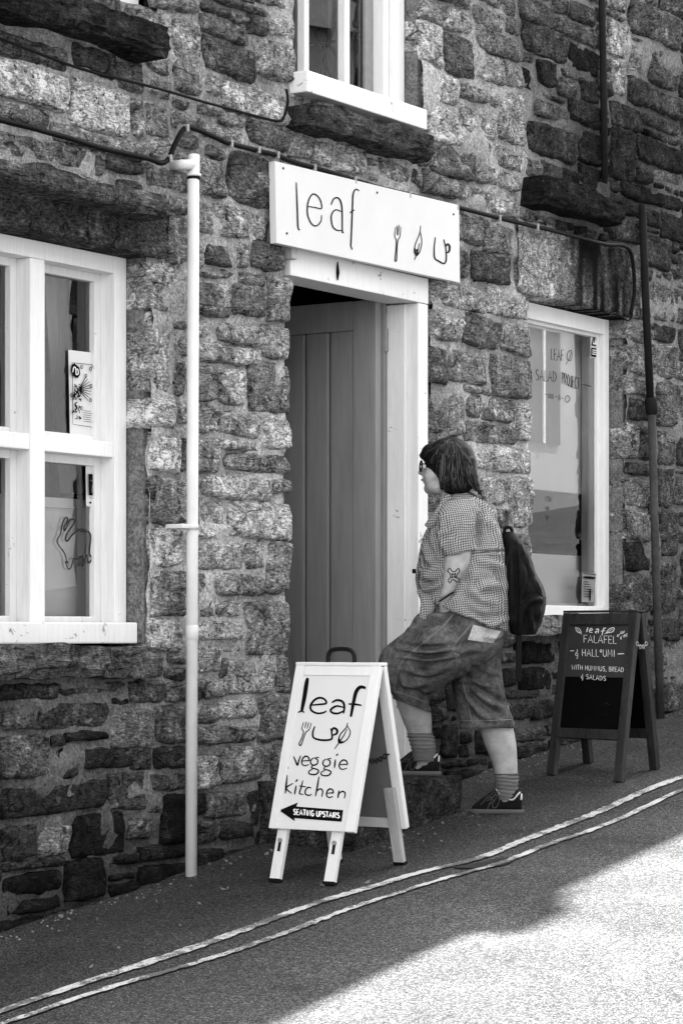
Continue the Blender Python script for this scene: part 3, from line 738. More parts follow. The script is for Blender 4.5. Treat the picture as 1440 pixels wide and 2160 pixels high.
# ---- shell behind the facade, roof and chimney (they cast the street's shade)
mb = MB()
EAVE = 4.9
mb.box((WX0, .22, WZ0), (DOOR[0] - .02, .26, .55)); mb.box((DOOR[1] + .02, .22, WZ0), (WX1, .26, .65))
mb.box((WX0, 4.5, WZ0), (WX1, 4.6, EAVE)); mb.box((WX0, .05, WZ0), (WX0 + .1, 4.5, EAVE)); mb.box((WX1 - .1, .05, WZ0), (WX1, 4.5, EAVE))
mb.box((WX0 + .1, .2, 2.52), (WX1 - .1, 4.5, 2.66)); mb.box((WX0 + .1, .2, -.35), (-.56, 4.5, -.2)); mb.box((.68, .2, .0), (WX1 - .1, 4.5, .08)); mb.box((-.56, .02, -.2), (.66, 4.5, .155))
mb.box((-1.0, .2, -.2), (-.9, 4.5, 2.52)); mb.box((.95, .9, .08), (1.05, 4.5, 2.52)); mb.box((-.9, 2.2, .155), (.95, 2.3, 2.52))
obj('inner_walls', mb.geo(), 'dark_in', bld)
rf = MB(); rf.add([(WX0 - .2, -.15, EAVE), (WX1 + .2, -.15, EAVE), (WX1 + .2, 2.3, 6.4), (WX0 - .2, 2.3, 6.4), (WX0 - .2, 4.8, EAVE), (WX1 + .2, 4.8, EAVE), (WX0 - .2, -.15, EAVE - .1), (WX1 + .2, -.15, EAVE - .1), (WX1 + .2, 4.8, EAVE - .1), (WX0 - .2, 4.8, EAVE - .1)],
   [(0, 1, 2, 3), (3, 2, 5, 4), (6, 9, 8, 7), (0, 6, 7, 1), (4, 5, 8, 9), (0, 3, 4, 9, 6), (1, 7, 8, 5, 2)])
roof = obj('roof', rf.geo(), 'roof', bld)
ch = MB(); ch.box((1.85, .0, EAVE - .3), (2.13, .36, 6.22)); ch.box((1.82, -.03, 6.22), (2.16, .39, 6.30))
ch.add(*tube([(1.99, .16, 6.30), (1.99, .16, 6.5)], .08, 12))
obj('chimney', ch.geo(), 'roof', roof)
gt = MB(); gt.add(*tube([(WX0 - .2, -.195, EAVE - .06), (WX1 + .2, -.195, EAVE - .04)], .045, 10)); obj('gutter', gt.geo(), 'iron_dark', roof)
# doorstep
def step_geo():
    bm = bmesh.new(); r = bmesh.ops.create_cube(bm, size=1)
    for v in bm.verts:
        v.co = Vector((-.28 + v.co.x * .82, -.20 + v.co.y * .44, .02 + v.co.z * .29))
    bmesh.ops.subdivide_edges(bm, edges=bm.edges[:], cuts=14, use_grid_fill=True)
    bm.normal_update()
    for v in bm.verts:
        n = fbm(np.array([[v.co.x * 9, v.co.y * 9, v.co.z * 9]]), 3, 6)[0]; v.co += v.normal * n * .008
    bm.verts.index_update(); g = (np.array([v.co[:] for v in bm.verts]), [[v.index for v in f.verts] for f in bm.faces]); bm.free(); return g
obj('doorstep', step_geo(), 'stone', bld, True, alb(.2))

# mortared reveals between the jamb stones
for (a, b, c, d) in (LW, RW, UW, (DOOR[0], DOOR[1], -.3, DOOR[2] + .1)):
    for x in (a, b):
        g = bbox((x - .06, .03, c) if x == a else (x + .008, .03, c), (x - .008, .215, d) if x == a else (x + .06, .215, d), .002)
        obj('reveal', g, 'mortar', wall, False, alb(.42))
# ================================================================== windows (parts of the building)
FY = .095                                            # frames sit back in the reveals
def pane(name, x0, x1, z0, z1, y, parent):
    return obj(name, ([(x0, y, z0), (x1, y, z0), (x1, y, z1), (x0, y, z1)], [(0, 1, 2, 3)]), 'glass', parent)
# --- left window: two lights of two panes, heavy mullion and transom
lw = node('window', ((LW[0] + LW[1]) / 2, FY, LW[2]), bld)
x0, x1, z0, z1 = LW[0] + .005, LW[1] - .004, .775, 2.10
SD = FY + .075                                       # glass line
for a, b in (((x1 - .07, FY, z0), (x1, SD + .05, z1)), ((x0, FY, z0), (x0 + .07, SD + .05, z1))):
    obj('frame_post', bbox(a, b, .004), 'white', lw)
obj('frame_head', bbox((x0 + .07, FY + .002, z1 - .062), (x1 - .07, SD + .05, z1), .004), 'white', lw)
obj('mullion', bbox((-1.942, FY + .004, z0), (-1.862, SD + .04, z1 - .062), .005), 'white', lw)
for a, b in ((x0 + .07, -1.942), (-1.862, x1 - .07)):
    obj('transom', bbox((a, FY + .006, 1.372), (b, SD + .04, 1.428), .005), 'white', lw)
    for c, d in ((z0, 1.372), (1.428, z1 - .062)):
        # casement: stiles and rails set back
        for s0, s1 in (((a, SD - .012, c), (a + .036, SD + .03, d)), ((b - .036, SD - .012, c), (b, SD + .03, d)), ((a + .036, SD - .010, d - .03), (b - .036, SD + .03, d)), ((a + .036, SD - .010, c), (b - .036, SD + .03, c + .022))):
            obj('sash_bar', bbox(s0, s1, .003), 'white_old', lw)
        pane('pane', a + .034, b - .034, c + .02, d - .028, SD + .012, lw)
obj('wooden_sill', bbox((LW[0] + .004, .045, .70), (LW[1] - .003, FY + .06, .776), .006), 'sill_white', lw)
# room behind the left window
def cloth(xa, xb, ya, shift, z0, z1, fold, amp, mat, label):
    n, m = 30, 14
    V = [(xa + (xb - xa) * i / n + shift * (j / m) ** 1.3, ya + amp * math.sin(i / n * fold * 2 * math.pi) * (.6 + .4 * j / m), z1 - (z1 - z0) * j / m) for i in range(n + 1) for j in range(m + 1)]
    tag(obj('curtain', (V, [(i * (m + 1) + j, (i + 1) * (m + 1) + j, (i + 1) * (m + 1) + j + 1, i * (m + 1) + j + 1) for i in range(n) for j in range(m)]), mat, None, True), label, 'curtain')
cloth(-1.60, -1.47, .32, .10, 1.25, 2.08, 2, .012, 'curtain', 'pale narrow curtain drawn aside in the upper left window pane')
cloth(-1.78, -1.60, .42, .18, 1.2, 2.08, 3, .02, 'paper_grey', 'dark grey curtain behind the pale one in the left window')
mb = MB(); mb.box((-2.35, .27, .80), (-1.20, .31, 1.19)); mb.box((-2.35, .25, 1.19), (-1.20, .32, 1.225))
tag(obj('settle', mb.geo(), 'pale_in'), 'pale bench back with a top rail inside the left window', 'bench')
mb = MB(); mb.box((-2.9, 1.9, -.2), (-1.02, 1.95, 2.5)); obj('room_wall', mb.geo(), 'paper_grey', bld)
# --- right window: a single fixed light
RSD = FY + .038
rw = node('window', ((RW[0] + RW[1]) / 2, FY, RW[2]), bld)
x0, x1, z0, z1 = RW[0] + .004, RW[1] - .004, .80, 2.275
obj('frame_post', bbox((x1 - .055, FY, z0), (x1, SD + .05, z1), .004), 'white', rw)
obj('frame_post', bbox((x0, FY, z0), (x0 + .055, SD + .05, z1), .004), 'white', rw)
obj('frame_head', bbox((x0 + .055, FY + .002, z1 - .075), (x1 - .055, SD + .05, z1), .004), 'white', rw)
obj('frame_sill', bbox((x0 + .055, FY - .004, z0), (x1 - .055, SD + .05, z0 + .07), .004), 'white', rw)
for s0, s1 in (((x1 - .072, RSD - .012, z0 + .07), (x1 - .055, RSD + .03, z1 - .075)), ((x0 + .055, RSD - .012, z0 + .07), (x0 + .072, RSD + .03, z1 - .075)), ((x0 + .072, RSD - .010, z1 - .09), (x1 - .072, RSD + .03, z1 - .075))):
    obj('bead', bbox(s0, s1, .003), 'white', rw)
RGX0, RGX1, RGZ0, RGZ1 = x0 + .055, x1 - .055, z0 + .07, z1 - .075
pane('pane', RGX0, RGX1, RGZ0, RGZ1, RSD + .006, rw)
RGY = RSD + .003
# inside: pale wall close behind the glass, dark opening below it, pale ledge
mb = MB(); mb.box((1.45, .225, 1.425), (2.75, .25, 2.5)); tag(obj('room_screen', mb.geo(), 'pale_in'), 'pale screen wall inside the right window above a dark gap', 'screen')
def drape(xa, xb, y, z0, z1, folds, amp, name, mat, label):
    n, m = 36, 8
    V = [(xa + (xb - xa) * i / n + .02 * (j / m) ** 2, y + amp * math.sin(i / n * folds * 2 * math.pi) + .004 * math.sin(j), z1 - (z1 - z0) * j / m) for i in range(n + 1) for j in range(m + 1)]
    return tag(obj(name, (V, [(i * (m + 1) + j, (i + 1) * (m + 1) + j, (i + 1) * (m + 1) + j + 1, i * (m + 1) + j + 1) for i in range(n) for j in range(m)]), mat, None, True), label, 'curtain')
drape(1.5, 1.74, .19, 1.02, 2.3, 4, .012, 'curtain', 'curtain_white', 'white net curtain at the left side of the right window')
mb = MB(); mb.box((1.45, .19, .84), (2.75, .26, .885)); mb.box((1.45, .24, .885), (2.75, .265, 1.12)); tag(obj('ledge', mb.geo(), 'pale_in'), 'pale window ledge with a low back inside the right window', 'ledge')
# --- upper window: sliding sash with slim glazing bars
uw = node('window', ((UW[0] + UW[1]) / 2, FY, UW[2]), bld)
x0, x1, z0, z1 = UW[0] + .004, UW[1] - .004, 2.88, 4.25
obj('frame_post', bbox((x1 - .075, FY - .01, z0 - .02), (x1, SD + .06, z1), .004), 'white', uw)
obj('frame_post', bbox((x1 - .12, FY + .02, z0), (x1 - .078, SD + .05, z1), .004), 'white', uw)
obj('frame_post', bbox((x0, FY - .01, z0 - .02), (x0 + .075, SD + .06, z1), .004), 'white', uw)
obj('frame_head', bbox((x0 + .075, FY, z1 - .08), (x1 - .12, SD + .05, z1), .004), 'white', uw)
for a, b in ((631, 641), (716, 727)):
    obj('glazing_bar', bbox((PX(a, SD), SD - .025, z0 + .05), (PX(b, SD) , SD + .02, z1 - .08), .003), 'white', uw)
obj('sash_bar', bbox((x1 - .185, SD - .005, z0 + .05), (x1 - .122, SD + .04, z1 - .08), .003), 'paper_grey', uw)  # stile's shade put into its colour: grey instead of the white paint
obj('sash_bar', bbox((x0 + .077, SD - .02, z0 + .05), (x0 + .12, SD + .03, z1 - .08), .003), 'white_old', uw)
pane('pane', x0 + .075, x1 - .12, z0 + .05, z1 - .08, SD + .008, uw)
obj('wooden_sill', bbox((UW[0] - .035, -.075, 2.855), (x1 - .078, FY + .06, 2.94), .006), 'sill_white', uw)
drape(.30, .56, .34, 2.9, 4.2, 3, .02, 'curtain', 'paper_grey', 'dark folded curtain inside the upstairs window')
# --- window over the left one: its head is out of the picture
ulw = node('window', ((ULW[0] + ULW[1]) / 2, FY, ULW[2]), bld)
for a, b in (((ULW[0], FY, 3.02), (ULW[0] + .07, SD + .05, 4.3)), ((ULW[1] - .07, FY, 3.02), (ULW[1], SD + .05, 4.3)), ((ULW[0] + .07, FY, 4.22), (ULW[1] - .07, SD + .05, 4.3)), ((ULW[0] + .07, FY, 3.02), (ULW[1] - .07, SD + .05, 3.1)), ((-2.0, FY, 3.1), (-1.94, SD + .05, 4.22))):
    obj('frame_bar', bbox(a, b, .004), 'white', ulw)
pane('pane', ULW[0] + .07, ULW[1] - .07, 3.1, 4.22, SD + .01, ulw)

# ================================================================== doorway
df = node('door_frame', (.05, 0, .16), bld)
JY = .003
def jamb(xa, xb):
    obj('jamb', bbox((xa, JY, .16), (xb, JY + .145, 2.14), .004), 'white_old', df)
jamb(DOOR[1] - .085, DOOR[1] - .004); obj('jamb', bbox((DOOR[0] + .004, JY + .08, .16), (DOOR[0] + .045, JY + .145, 2.14), .004), 'white_old', df)
obj('stop_bead', bbox((DOOR[1] - .105, JY + .055, .16), (DOOR[1] - .086, JY + .145, 2.135), .003), 'white_old', df)
obj('door_head', bbox((DOOR[0] + .004, JY - .002, 2.142), (DOOR[1] - .004, JY + .15, 2.252), .004), 'white_old', df)
dd = node('door', (DOOR[1] - .12, .6, .17), bld)
DY0 = JY + .155; DX = PX(804, DY0) - .022                     # the leaf stands open at a right angle, hinged on the right jamb
DH0, DH1, DW = .175, P(800, 632, DY0)[2], .86
obj('stile', bbox((DX - .022, DY0, DH0), (DX + .022, DY0 + .115, DH1), .004), 'door', dd)
obj('stile', bbox((DX - .022, DY0 + DW - .115, DH0), (DX + .022, DY0 + DW, DH1), .004), 'door', dd)
obj('top_rail', bbox((DX - .021, DY0 + .117, DH1 - .125), (DX + .021, DY0 + DW - .117, DH1), .004), 'door', dd)
obj('bottom_rail', bbox((DX - .021, DY0 + .117, DH0), (DX + .021, DY0 + DW - .117, DH0 + .2), .004), 'door', dd)
nb = 5; pw = (DW - .234) / nb
for k in range(nb):
    ya = DY0 + .117 + k * pw
    obj('plank', bbox((DX - .012, ya + .003, DH0 + .2), (DX + .010, ya + pw - .003, DH1 - .125), .009), 'door', dd)
mb = MB(); mb.box((DX - .002, DY0 + .11, DH0 + .19), (DX + .008, DY0 + DW - .11, DH1 - .12)); obj('ledge_backing', mb.geo(), 'iron_dark', dd)
obj('door_edge', bbox((DX + .024, DY0 - .012, DH0), (DX + .046, DY0 + .03, DH1), .003), 'door_edge', dd)
for zz in (DH1 - .22, DH0 + .3):
    obj('hinge', bbox((DX + .026, DY0 - .02, zz), (DX + .05, DY0 + .004, zz + .1), .003), 'metal', dd)
obj('latch', bbox((DX + .05, DY0 - .028, DH1 - .16), (DX + .07, DY0 + .01, DH1 - .05), .004), 'white_old', dd)
# things on the shelf-like beam over the passage
mb = MB(); mb.box((-.6, .95, 2.12), (.6, 1.0, 2.2)); mb.box((-.35, .9, 2.2), (-.1, 1.0, 2.3)); obj('passage_beam', mb.geo(), 'paper_grey', bld)

# ================================================================== name board over the door
SY = -.055
TL, TRr, BL, BR = P(580, 339, SY), P(968, 432, SY), P(583, 512, SY), P(970, 596, SY)
def plate(c4, t, nrm):
    c4 = np.array(c4); b = c4 - np.asarray(nrm) * t
    return bevel_geo((np.vstack([c4, b]), [(0, 1, 2, 3), (7, 6, 5, 4), (0, 4, 5, 1), (1, 5, 6, 2), (2, 6, 7, 3), (3, 7, 4, 0)]), .002)
sign = thing('shop_sign', (TL + BR) / 2 + [0, .03, 0], 'long white board sign reading leaf with fork, leaf and cup, over the doorway', 'sign')
obj('board', plate([BL, BR, TRr, TL], .03, (0, -1, 0)), 'white_sign', sign)
for px in (620, 930):
    a = P(px, 470 if px < 700 else 520, -.02); obj('batten', bbox((a[0] - .02, -.0235, a[2] - .14), (a[0] + .02, .02, a[2] + .13), .002), 'raw_wood', sign)
s8 = [([(210, 210), (216, 360), (222, 515), (235, 540)], 9), ([(290, 375), (340, 383), (385, 388), (370, 320), (325, 290), (292, 345), (288, 430), (315, 495), (350, 510), (380, 478), (385, 435)], 8),
      ([(450, 365), (470, 322), (505, 322), (525, 385), (528, 545), (536, 552)], 9), ([(525, 412), (480, 400), (452, 440), (460, 510), (490, 540), (525, 540)], 8),
      ([(645, 268), (620, 258), (602, 295), (597, 400), (588, 620), (586, 645), (597, 675)], 9), ([(580, 422), (595, 408), (612, 400)], 8),
      ([(896, 518), (889, 580), (900, 612), (897, 680), (891, 742), (897, 755), (903, 740), (905, 680), (911, 612), (926, 580), (931, 515)], 6), ([(908, 505), (905, 575)], 5), ([(919, 503), (913, 575)], 5),
      ([(1068, 508), (1062, 560), (1031, 640), (1025, 690), (1041, 716), (1064, 682), (1076, 620), (1068, 556)], 6), ([(1024, 746), (1044, 700), (1060, 630)], 6), ([(1026, 660), (1034, 705), (1048, 706), (1040, 670)], 12),
      ([(1170, 588), (1162, 660), (1165, 730), (1195, 755), (1230, 770), (1245, 740), (1241, 660), (1227, 603)], 9), ([(1241, 652), (1255, 636), (1268, 655), (1263, 688), (1246, 696)], 12)]
inks(gcrop(560, 320, 3.273, [('letter', s8[0:1]), ('letter', s8[1:2]), ('letter', s8[2:4]), ('letter', s8[4:6]), ('fork_symbol', s8[6:9]), ('leaf_symbol', s8[9:12]), ('cup_symbol', s8[12:14])]), lambda a, b: P(a, b, SY), (0, -1, 0), 'black_ink', sign)
for (a, b) in ((122, 112), (770, 280), (1297, 430), (147, 562)):
    q = P(560 + a / 3.273, 320 + b / 3.273, SY - .001)
    obj('screw', tube([q + [0, .004, 0], q - [0, .0015, 0]], .005, 8), 'iron_dark', sign)
q = P(712, 575, JY - .006); obj('paint_blister', tube([q + [0, 0, .045], q, q - [0, 0, .03]], [.002, .008, .002], 6), 'black_ink', df)

# ================================================================== pipes and cables on the wall
PYY = -.062
dp = thing('drainpipe', P(403, 1850, PYY), 'thin white plastic drainpipe running down the wall beside the left window', 'drainpipe')
zb = gz(P(403, 1850, PYY)[0]) - .02
xt, xb2 = P(408, 378, PYY), P(403, 1848, PYY)
obj('pipe', tube([xt, (xt + xb2) / 2, np.array([xb2[0], PYY, zb])], .0215, 20), 'pipe', dp, True)
tj = P(409, 345, PYY)
obj('tee', tube([tj + [0, 0, .036], tj + [0, 0, .032], tj, tj - [0, 0, .036], tj - [0, 0, .037], tj - [0, 0, .046]], [.014, .021, .021, .021, .027, .027], 18), 'pipe', dp, True)
obj('collar', tube([tj - [0, 0, .047], tj - [0, 0, .052], tj - [0, 0, .062], tj - [0, 0, .066]], [.025, .027, .02, .019], 16), 'black_plastic', dp, True)
tw = P(370, 350, 0.0)
obj('spigot', tube([tj, tj * .5 + np.array([tw[0], PYY, tw[2]]) * .5, np.array([tw[0], PYY, tw[2]]), np.array([tw[0] - .012, PYY + .02, tw[2]]), np.array([tw[0] - .012, .02, tw[2]])], .019, 14), 'pipe', dp, True)
cpl = P(405, 1335, PYY); obj('coupling', tube([cpl + [0, 0, .028], cpl + [0, 0, .026], cpl - [0, 0, .026], cpl - [0, 0, .028]], [.021, .0238, .0238, .021], 18), 'pipe', dp, True)
bk = P(403, 1111, PYY)
obj('bracket', tube([bk + [.0, 0, -.009], bk + [0, 0, .009]], .0275, 18), 'pipe', dp, True)
obj('bracket_arm', bbox(bk + [-.072, -.012, -.008], bk + [-.02, .066, .008], .003), 'pipe', dp)
def cable(name, px, y, r, label, mat='cable', clips=()):
    pts = smooth_path([P(a, b, y) for a, b in px], 6)
    pts[:, 1] += .004 * vnoise(pts * 9, 3)
    t = thing(name, pts[0], label, 'cable')
    obj('sheath', tube(pts, r, 8), mat, t, True)
    for (a, b) in clips:
        q = P(a, b, y); obj('clip', bbox(q + [-.006, -r - .004, -r - .004], q + [.006, .035, r + .004], .002), 'metal', t)
    return t
c0 = lambda L: [(a / 2.25, b / 2.25) for a, b in L]
cable('cable', c0([(-200, 105), (90, 215), (400, 330), (700, 405), (880, 455), (1050, 505), (1200, 545), (1320, 573), (1352, 545), (1368, 480), (1362, 420)]), -.030, .0055, 'thin black cable sagging to the corner of the upstairs sill')
cable('cable', c0([(-200, 515), (90, 590), (300, 645), (500, 705), (700, 750), (762, 772), (800, 752), (832, 680), (880, 606), (930, 611), (1030, 655), (1090, 680), (1310, 735)]) + [(620, 341), (700, 364), (800, 395), (900, 419), (1000, 446), (1095, 470), (1162, 485), (1219, 500), (1275, 514), (1312, 517), (1329, 530), (1336, 562), (1337, 620), (1330, 662)], -.042, .010,
      'thick black cable clipped above the name board and along the wall', 'cable', c0([(880, 606), (800, 752), (1090, 680), (1220, 710), (1310, 735)]) + [(660, 353), (745, 380), (860, 410), (960, 436), (1050, 460), (1130, 478)])
cable('cable', [(1284, 664), (1298, 660), (1312, 668), (1326, 676), (1334, 662)], -.02, .004, 'short loose wire end at the top corner of the right window')
cp = thing('downpipe', P(1392, 1570, -.06), 'old cast iron downpipe at the right edge with a dark joint collar', 'downpipe')
obj('upper_length', tube([P(1354, 430, -.05), P(1362, 650, -.05), P(1371, 842, -.055)], .0195, 14), 'iron_dark', cp, True)
obj('collar', tube([P(1372, 836, -.055), P(1372, 842, -.055), P(1374, 870, -.055), P(1374, 875, -.055)], [.02, .031, .031, .02], 14), 'iron_dark', cp, True)
qb = P(1393, 1575, -.06); qb[2] = gz(qb[0]) - .02
obj('lower_length', tube([P(1374, 872, -.055), P(1383, 1200, -.06), qb], .0205, 14), 'iron', cp, True)
q = P(1382, 1080, -.058); obj('strap', tube([q - [0, 0, .01], q + [0, 0, .01]], .027, 14), 'iron', cp, True)
cp2 = thing('conduit', P(1278, 380, -.03), 'slim vertical lead conduit high on the wall above the right window', 'conduit')
obj('pipe', tube([P(1268, -60, -.03), P(1272, 150, -.03), P(1275, 375, -.03)], .017, 10), 'iron_dark', cp2, True)

# ================================================================== papers and marks on the left window
GY = SD + .004                                       # just in front of the glass
gl = lambda a, b: P(a, b, GY)
c1 = [(a / 2.88, 480 + b / 2.88) for a, b in ((415, 742), (602, 765), (610, 1268), (425, 1255))]
def sheet(name, quad, y, mat, label, cat):
    n = 8; V = []
    for i in range(n + 1):
        for j in range(n + 1):
            u, v = i / n, j / n
            q = (np.array(quad[0]) * (1 - u) + np.array(quad[1]) * u) * (1 - v) + (np.array(quad[3]) * (1 - u) + np.array(quad[2]) * u) * v
            p = P(q[0], q[1], y); p[1] -= .0035 * math.sin(v * 5 + u * 2) * (1 - v) * u; V.append(p)
    return tag(obj(name, (V, [(i * (n + 1) + j, i * (n + 1) + j + 1, (i + 1) * (n + 1) + j + 1, (i + 1) * (n + 1) + j) for i in range(n) for j in range(n)]), mat, None, True), label, cat)
po = sheet('poster', c1, GY, 'paper', 'white poster with a busy black drawing in the upper pane of the left window', 'poster')
st = [([(437, 820), (577, 835)], 3), ([(577, 835), (580, 1215)], 3), ([(580, 1215), (440, 1195)], 3), ([(437, 820), (440, 1195)], 3),
      ([(432, 835), (450, 822), (480, 850), (486, 890), (470, 915), (440, 900), (428, 870)], 0)]
rr = random.Random(5)
for (a, b) in ((495, 846), (549, 858), (551, 962), (434, 1016), (548, 1048), (493, 1096), (520, 900)):
    st.append(([(a + 6 * math.cos(t), b + 10 * math.sin(t)) for t in np.linspace(0, 6.3, 10)], 4))
for k in range(9):
    an = -1.0 + k * .22; st.append(([(480, 985), (480 + 20 * math.cos(an), 985 + 30 * math.sin(an)), (480 + 72 * math.cos(an), 985 + 95 * math.sin(an))], 4))
for k in range(26):
    a, b = rr.uniform(440, 490), rr.uniform(940, 1150); st.append(([(a, b), (a + rr.uniform(-14, 14), b + rr.uniform(6, 22)), (a + rr.uniform(-14, 14), b + rr.uniform(10, 36))], rr.uniform(3, 8)))
for k in range(6): st.append(([(500, 1110 + k * 13), (570 - rr.uniform(0, 20), 1118 + k * 13)], 2.5))
ink(crop(0, 480, 2.88, st), lambda a, b: P(a, b, GY - .006), (0, -1, 0), 'black_ink', 'print', po)
ink(crop(0, 480, 2.88, [([(440, 880), (446, 850), (456, 850), (462, 880)], 5), ([(458, 862), (470, 860), (474, 885), (462, 892), (458, 865)], 5)]), lambda a, b: P(a, b, GY - .0075), (0, -1, 0), 'white_ink', 'title', po)
c2 = [(a / 2.88, 900 + b / 2.88) for a, b in ((520, 228), (606, 240), (610, 492), (524, 482))]
po2 = sheet('flyer', c2, GY, 'paper', 'small white flyer with a dark photograph in the lower pane of the left window', 'flyer')
ink(crop(0, 900, 2.88, [([(535, 286), (597, 292), (599, 422), (538, 416)], 0), ([(540, 455), (553, 456), (553, 468), (540, 467)], 0), ([(570, 265), (600, 268)], 3), ([(540, 432), (575, 436)], 3), ([(590, 470), (604, 472)], 4)]), lambda a, b: P(a, b, GY - .006), (0, -1, 0), 'black_ink', 'print', po2)
ink(crop(0, 900, 2.88, [([(556, 400), (562, 350), (572, 345), (584, 352), (586, 398)], 5), ([(548, 330), (570, 320), (590, 335)], 4)]), lambda a, b: P(a, b, GY - .0075), (0, -1, 0), 'paper_grey', 'figure', po2)
rab = [([(398, 832), (415, 866), (432, 850), (447, 800), (470, 806), (496, 788), (500, 852), (522, 780), (536, 828), (556, 800), (541, 765), (548, 660), (520, 632), (480, 625), (440, 655), (405, 696), (400, 660), (450, 582), (440, 562), (420, 572), (392, 630), (388, 610), (410, 565), (398, 552), (380, 580), (366, 650), (346, 690), (356, 722), (386, 762), (400, 800), (398, 832)], 9), ([(402, 815), (404, 832)], 16)]
tag(ink(crop(0, 900, 2.88, rab), lambda a, b: P(a, b, GY), (0, -1, 0), 'grey_ink', 'rabbit_drawing', None, .001), 'grey outline of a rabbit drawn on the lower left window pane', 'drawing')
# ---- marks on the right window
rwl = thing('window_lettering', P(1160, 700, RGY), 'hand-drawn dark lettering on the right window pane', 'lettering')
rl = caps_g('LEAF', (250, 488), (338, 498), 72, 5) + [('leaf_symbol', [([(350, 520), (370, 480), (385, 430), (362, 440), (355, 480), (378, 495), (388, 460), (384, 430)], 4)])]
rl += caps_g('SALAD', (150, 622), (292, 636), 70, 5) + caps_g('PROJECT', (322, 645), (440, 688), 76, 5) + [('dash', [([(448, 650), (480, 655), (512, 664)], 5)])]
rl += [('dash', [([(215, 714), (228, 716)], 4)]), ('dash', [([(278, 730), (292, 733)], 4)]), ('dash', [([(318, 738), (332, 741)], 4)]), ('diamond', [([(342, 750), (358, 722), (374, 745), (356, 768), (342, 748)], 4)])] + caps_g('888', (232, 738), (270, 744), 28, 3) + caps_g('8', (298, 752), (316, 754), 34, 3)
for k, y in enumerate((1410, 1470, 1535)): rl += caps_g(('ED', 'H', 'T')[k], (222, y), (222 + 20 * (2 - (k > 0)), y + 4), 30, 3)
inks(gcrop(1080, 600, 3.086, rl), lambda a, b: P(a, b, RGY), (0, -1, 0), 'grey_ink', rwl, .001)
def flat4(quad, x0, y0, s): return [(x0 + a / s, y0 + b / s) for a, b in quad]
ws = sheet('warning_sticker', flat4(((510, 292), (561, 298), (560, 482), (508, 474)), 1080, 600, 3.086), RGY - .002, 'paper', 'white warning sticker with a black triangle at the top corner of the right window', 'sticker')
ink(crop(1080, 600, 3.086, [([(536, 302), (513, 396), (557, 402)], 0), ([(514, 410), (556, 416), (555, 474), (513, 468)], 0)]), lambda a, b: P(a, b, RGY - .005), (0, -1, 0), 'black_ink', 'symbol', ws)
ink(crop(1080, 600, 3.086, [([(536, 330), (522, 388), (550, 392)], 0), ([(518, 425), (552, 430)], 5), ([(518, 438), (552, 443)], 5), ([(518, 451), (548, 456)], 5)]), lambda a, b: P(a, b, RGY - .0062), (0, -1, 0), 'white_ink', 'symbol_face', ws)
ink(crop(1080, 600, 3.086, [([(536, 345), (533, 380)], 6)]), lambda a, b: P(a, b, RGY - .0072), (0, -1, 0), 'black_ink', 'mark', ws)
mc = sheet('menu_card', flat4(((454, 1874), (546, 1884), (543, 2070), (450, 2068)), 1080, 600, 3.086), RGY - .002, 'paper_grey', 'small grey menu card in the bottom corner of the right window', 'card')
ink(crop(1080, 600, 3.086, [([(456, 1880), (542, 1889)], 4), ([(460, 1905), (538, 1912)], 14)] + [([(462, 1935 + 16 * k), (500 + (k * 37) % 30, 1938 + 16 * k)], 4) for k in range(7)] + [([(505, 1980), (505, 2060)], 8)]), lambda a, b: P(a, b, RGY - .006), (0, -1, 0), 'black_ink', 'print', mc)

# dark tubes added behind the upstairs pane, imitating branches reflected in it
tr = thing('reflected_branches', P(690, 150, .3), 'crossed dark tubes imitating branches reflected in the upstairs window', 'reflected_branches')
for a, b in (((650, 30), (705, 190)), ((720, 20), (655, 175)), ((640, 95), (712, 85)), ((690, 20), (668, 190)), ((660, 40), (715, 130))):
    obj('branch_tube', tube([P(*a, .30), P((a[0] + b[0]) / 2 + 3, (a[1] + b[1]) / 2, .31), P(*b, .30)], .007, 6), 'iron_dark', tr, True)
mb = MB(); mb.box((-.4, .75, 2.7), (.9, .78, 4.3)); obj('room_wall', mb.geo(), 'paper_grey', bld)
# ================================================================== the terrace across the street (seen only as reflections and bounced light)
ob = thing('opposite_terrace', (4, -9.2, gz(4)), 'row of pale rendered houses across the street, reflected in the windows', 'building')
mb = MB()
V = []; X0o, X1o = -14.0, 34.0
mb.add([(X0o, -9.2, gz(X0o) - .5), (X1o, -9.2, gz(X1o) - .5), (X1o, -9.2, gz(X1o) + 5.6), (X0o, -9.2, gz(X0o) + 5.6), (X0o, -13, gz(X0o) - .5), (X1o, -13, gz(X1o) - .5), (X1o, -13, gz(X1o) + 5.6), (X0o, -13, gz(X0o) + 5.6)],
       [(1, 0, 3, 2), (4, 5, 6, 7), (0, 4, 7, 3), (1, 2, 6, 5)])
obj('wall', mb.geo(), 'render', ob)
mb = MB(); mb.add([(X0o, -8.95, gz(X0o) + 5.55), (X1o, -8.95, gz(X1o) + 5.55), (X1o, -11.1, gz(X1o) + 7.4), (X0o, -11.1, gz(X0o) + 7.4), (X0o, -13.2, gz(X0o) + 5.55), (X1o, -13.2, gz(X1o) + 5.55)], [(1, 0, 3, 2), (2, 3, 4, 5)])
obj('roof', mb.geo(), 'roof', ob)
k = 0
for x in np.arange(X0o + 1.2, X1o - 1, 2.1):
    for zz, hh in ((.9, 1.4), (3.4, 1.3)):
        if zz < 1 and k % 4 == 1: a, b = 0.05, 2.1
        else: a, b = zz, zz + hh
        w = obj('window' if a > .1 else 'door', box((x, -9.22, gz(x) + a), (x + .9, -9.17, gz(x) + b)), 'glass_dark', ob)
        obj('frame', box((x + .42, -9.175, gz(x) + a), (x + .48, -9.15, gz(x) + b)), 'white', w)
        k += 1

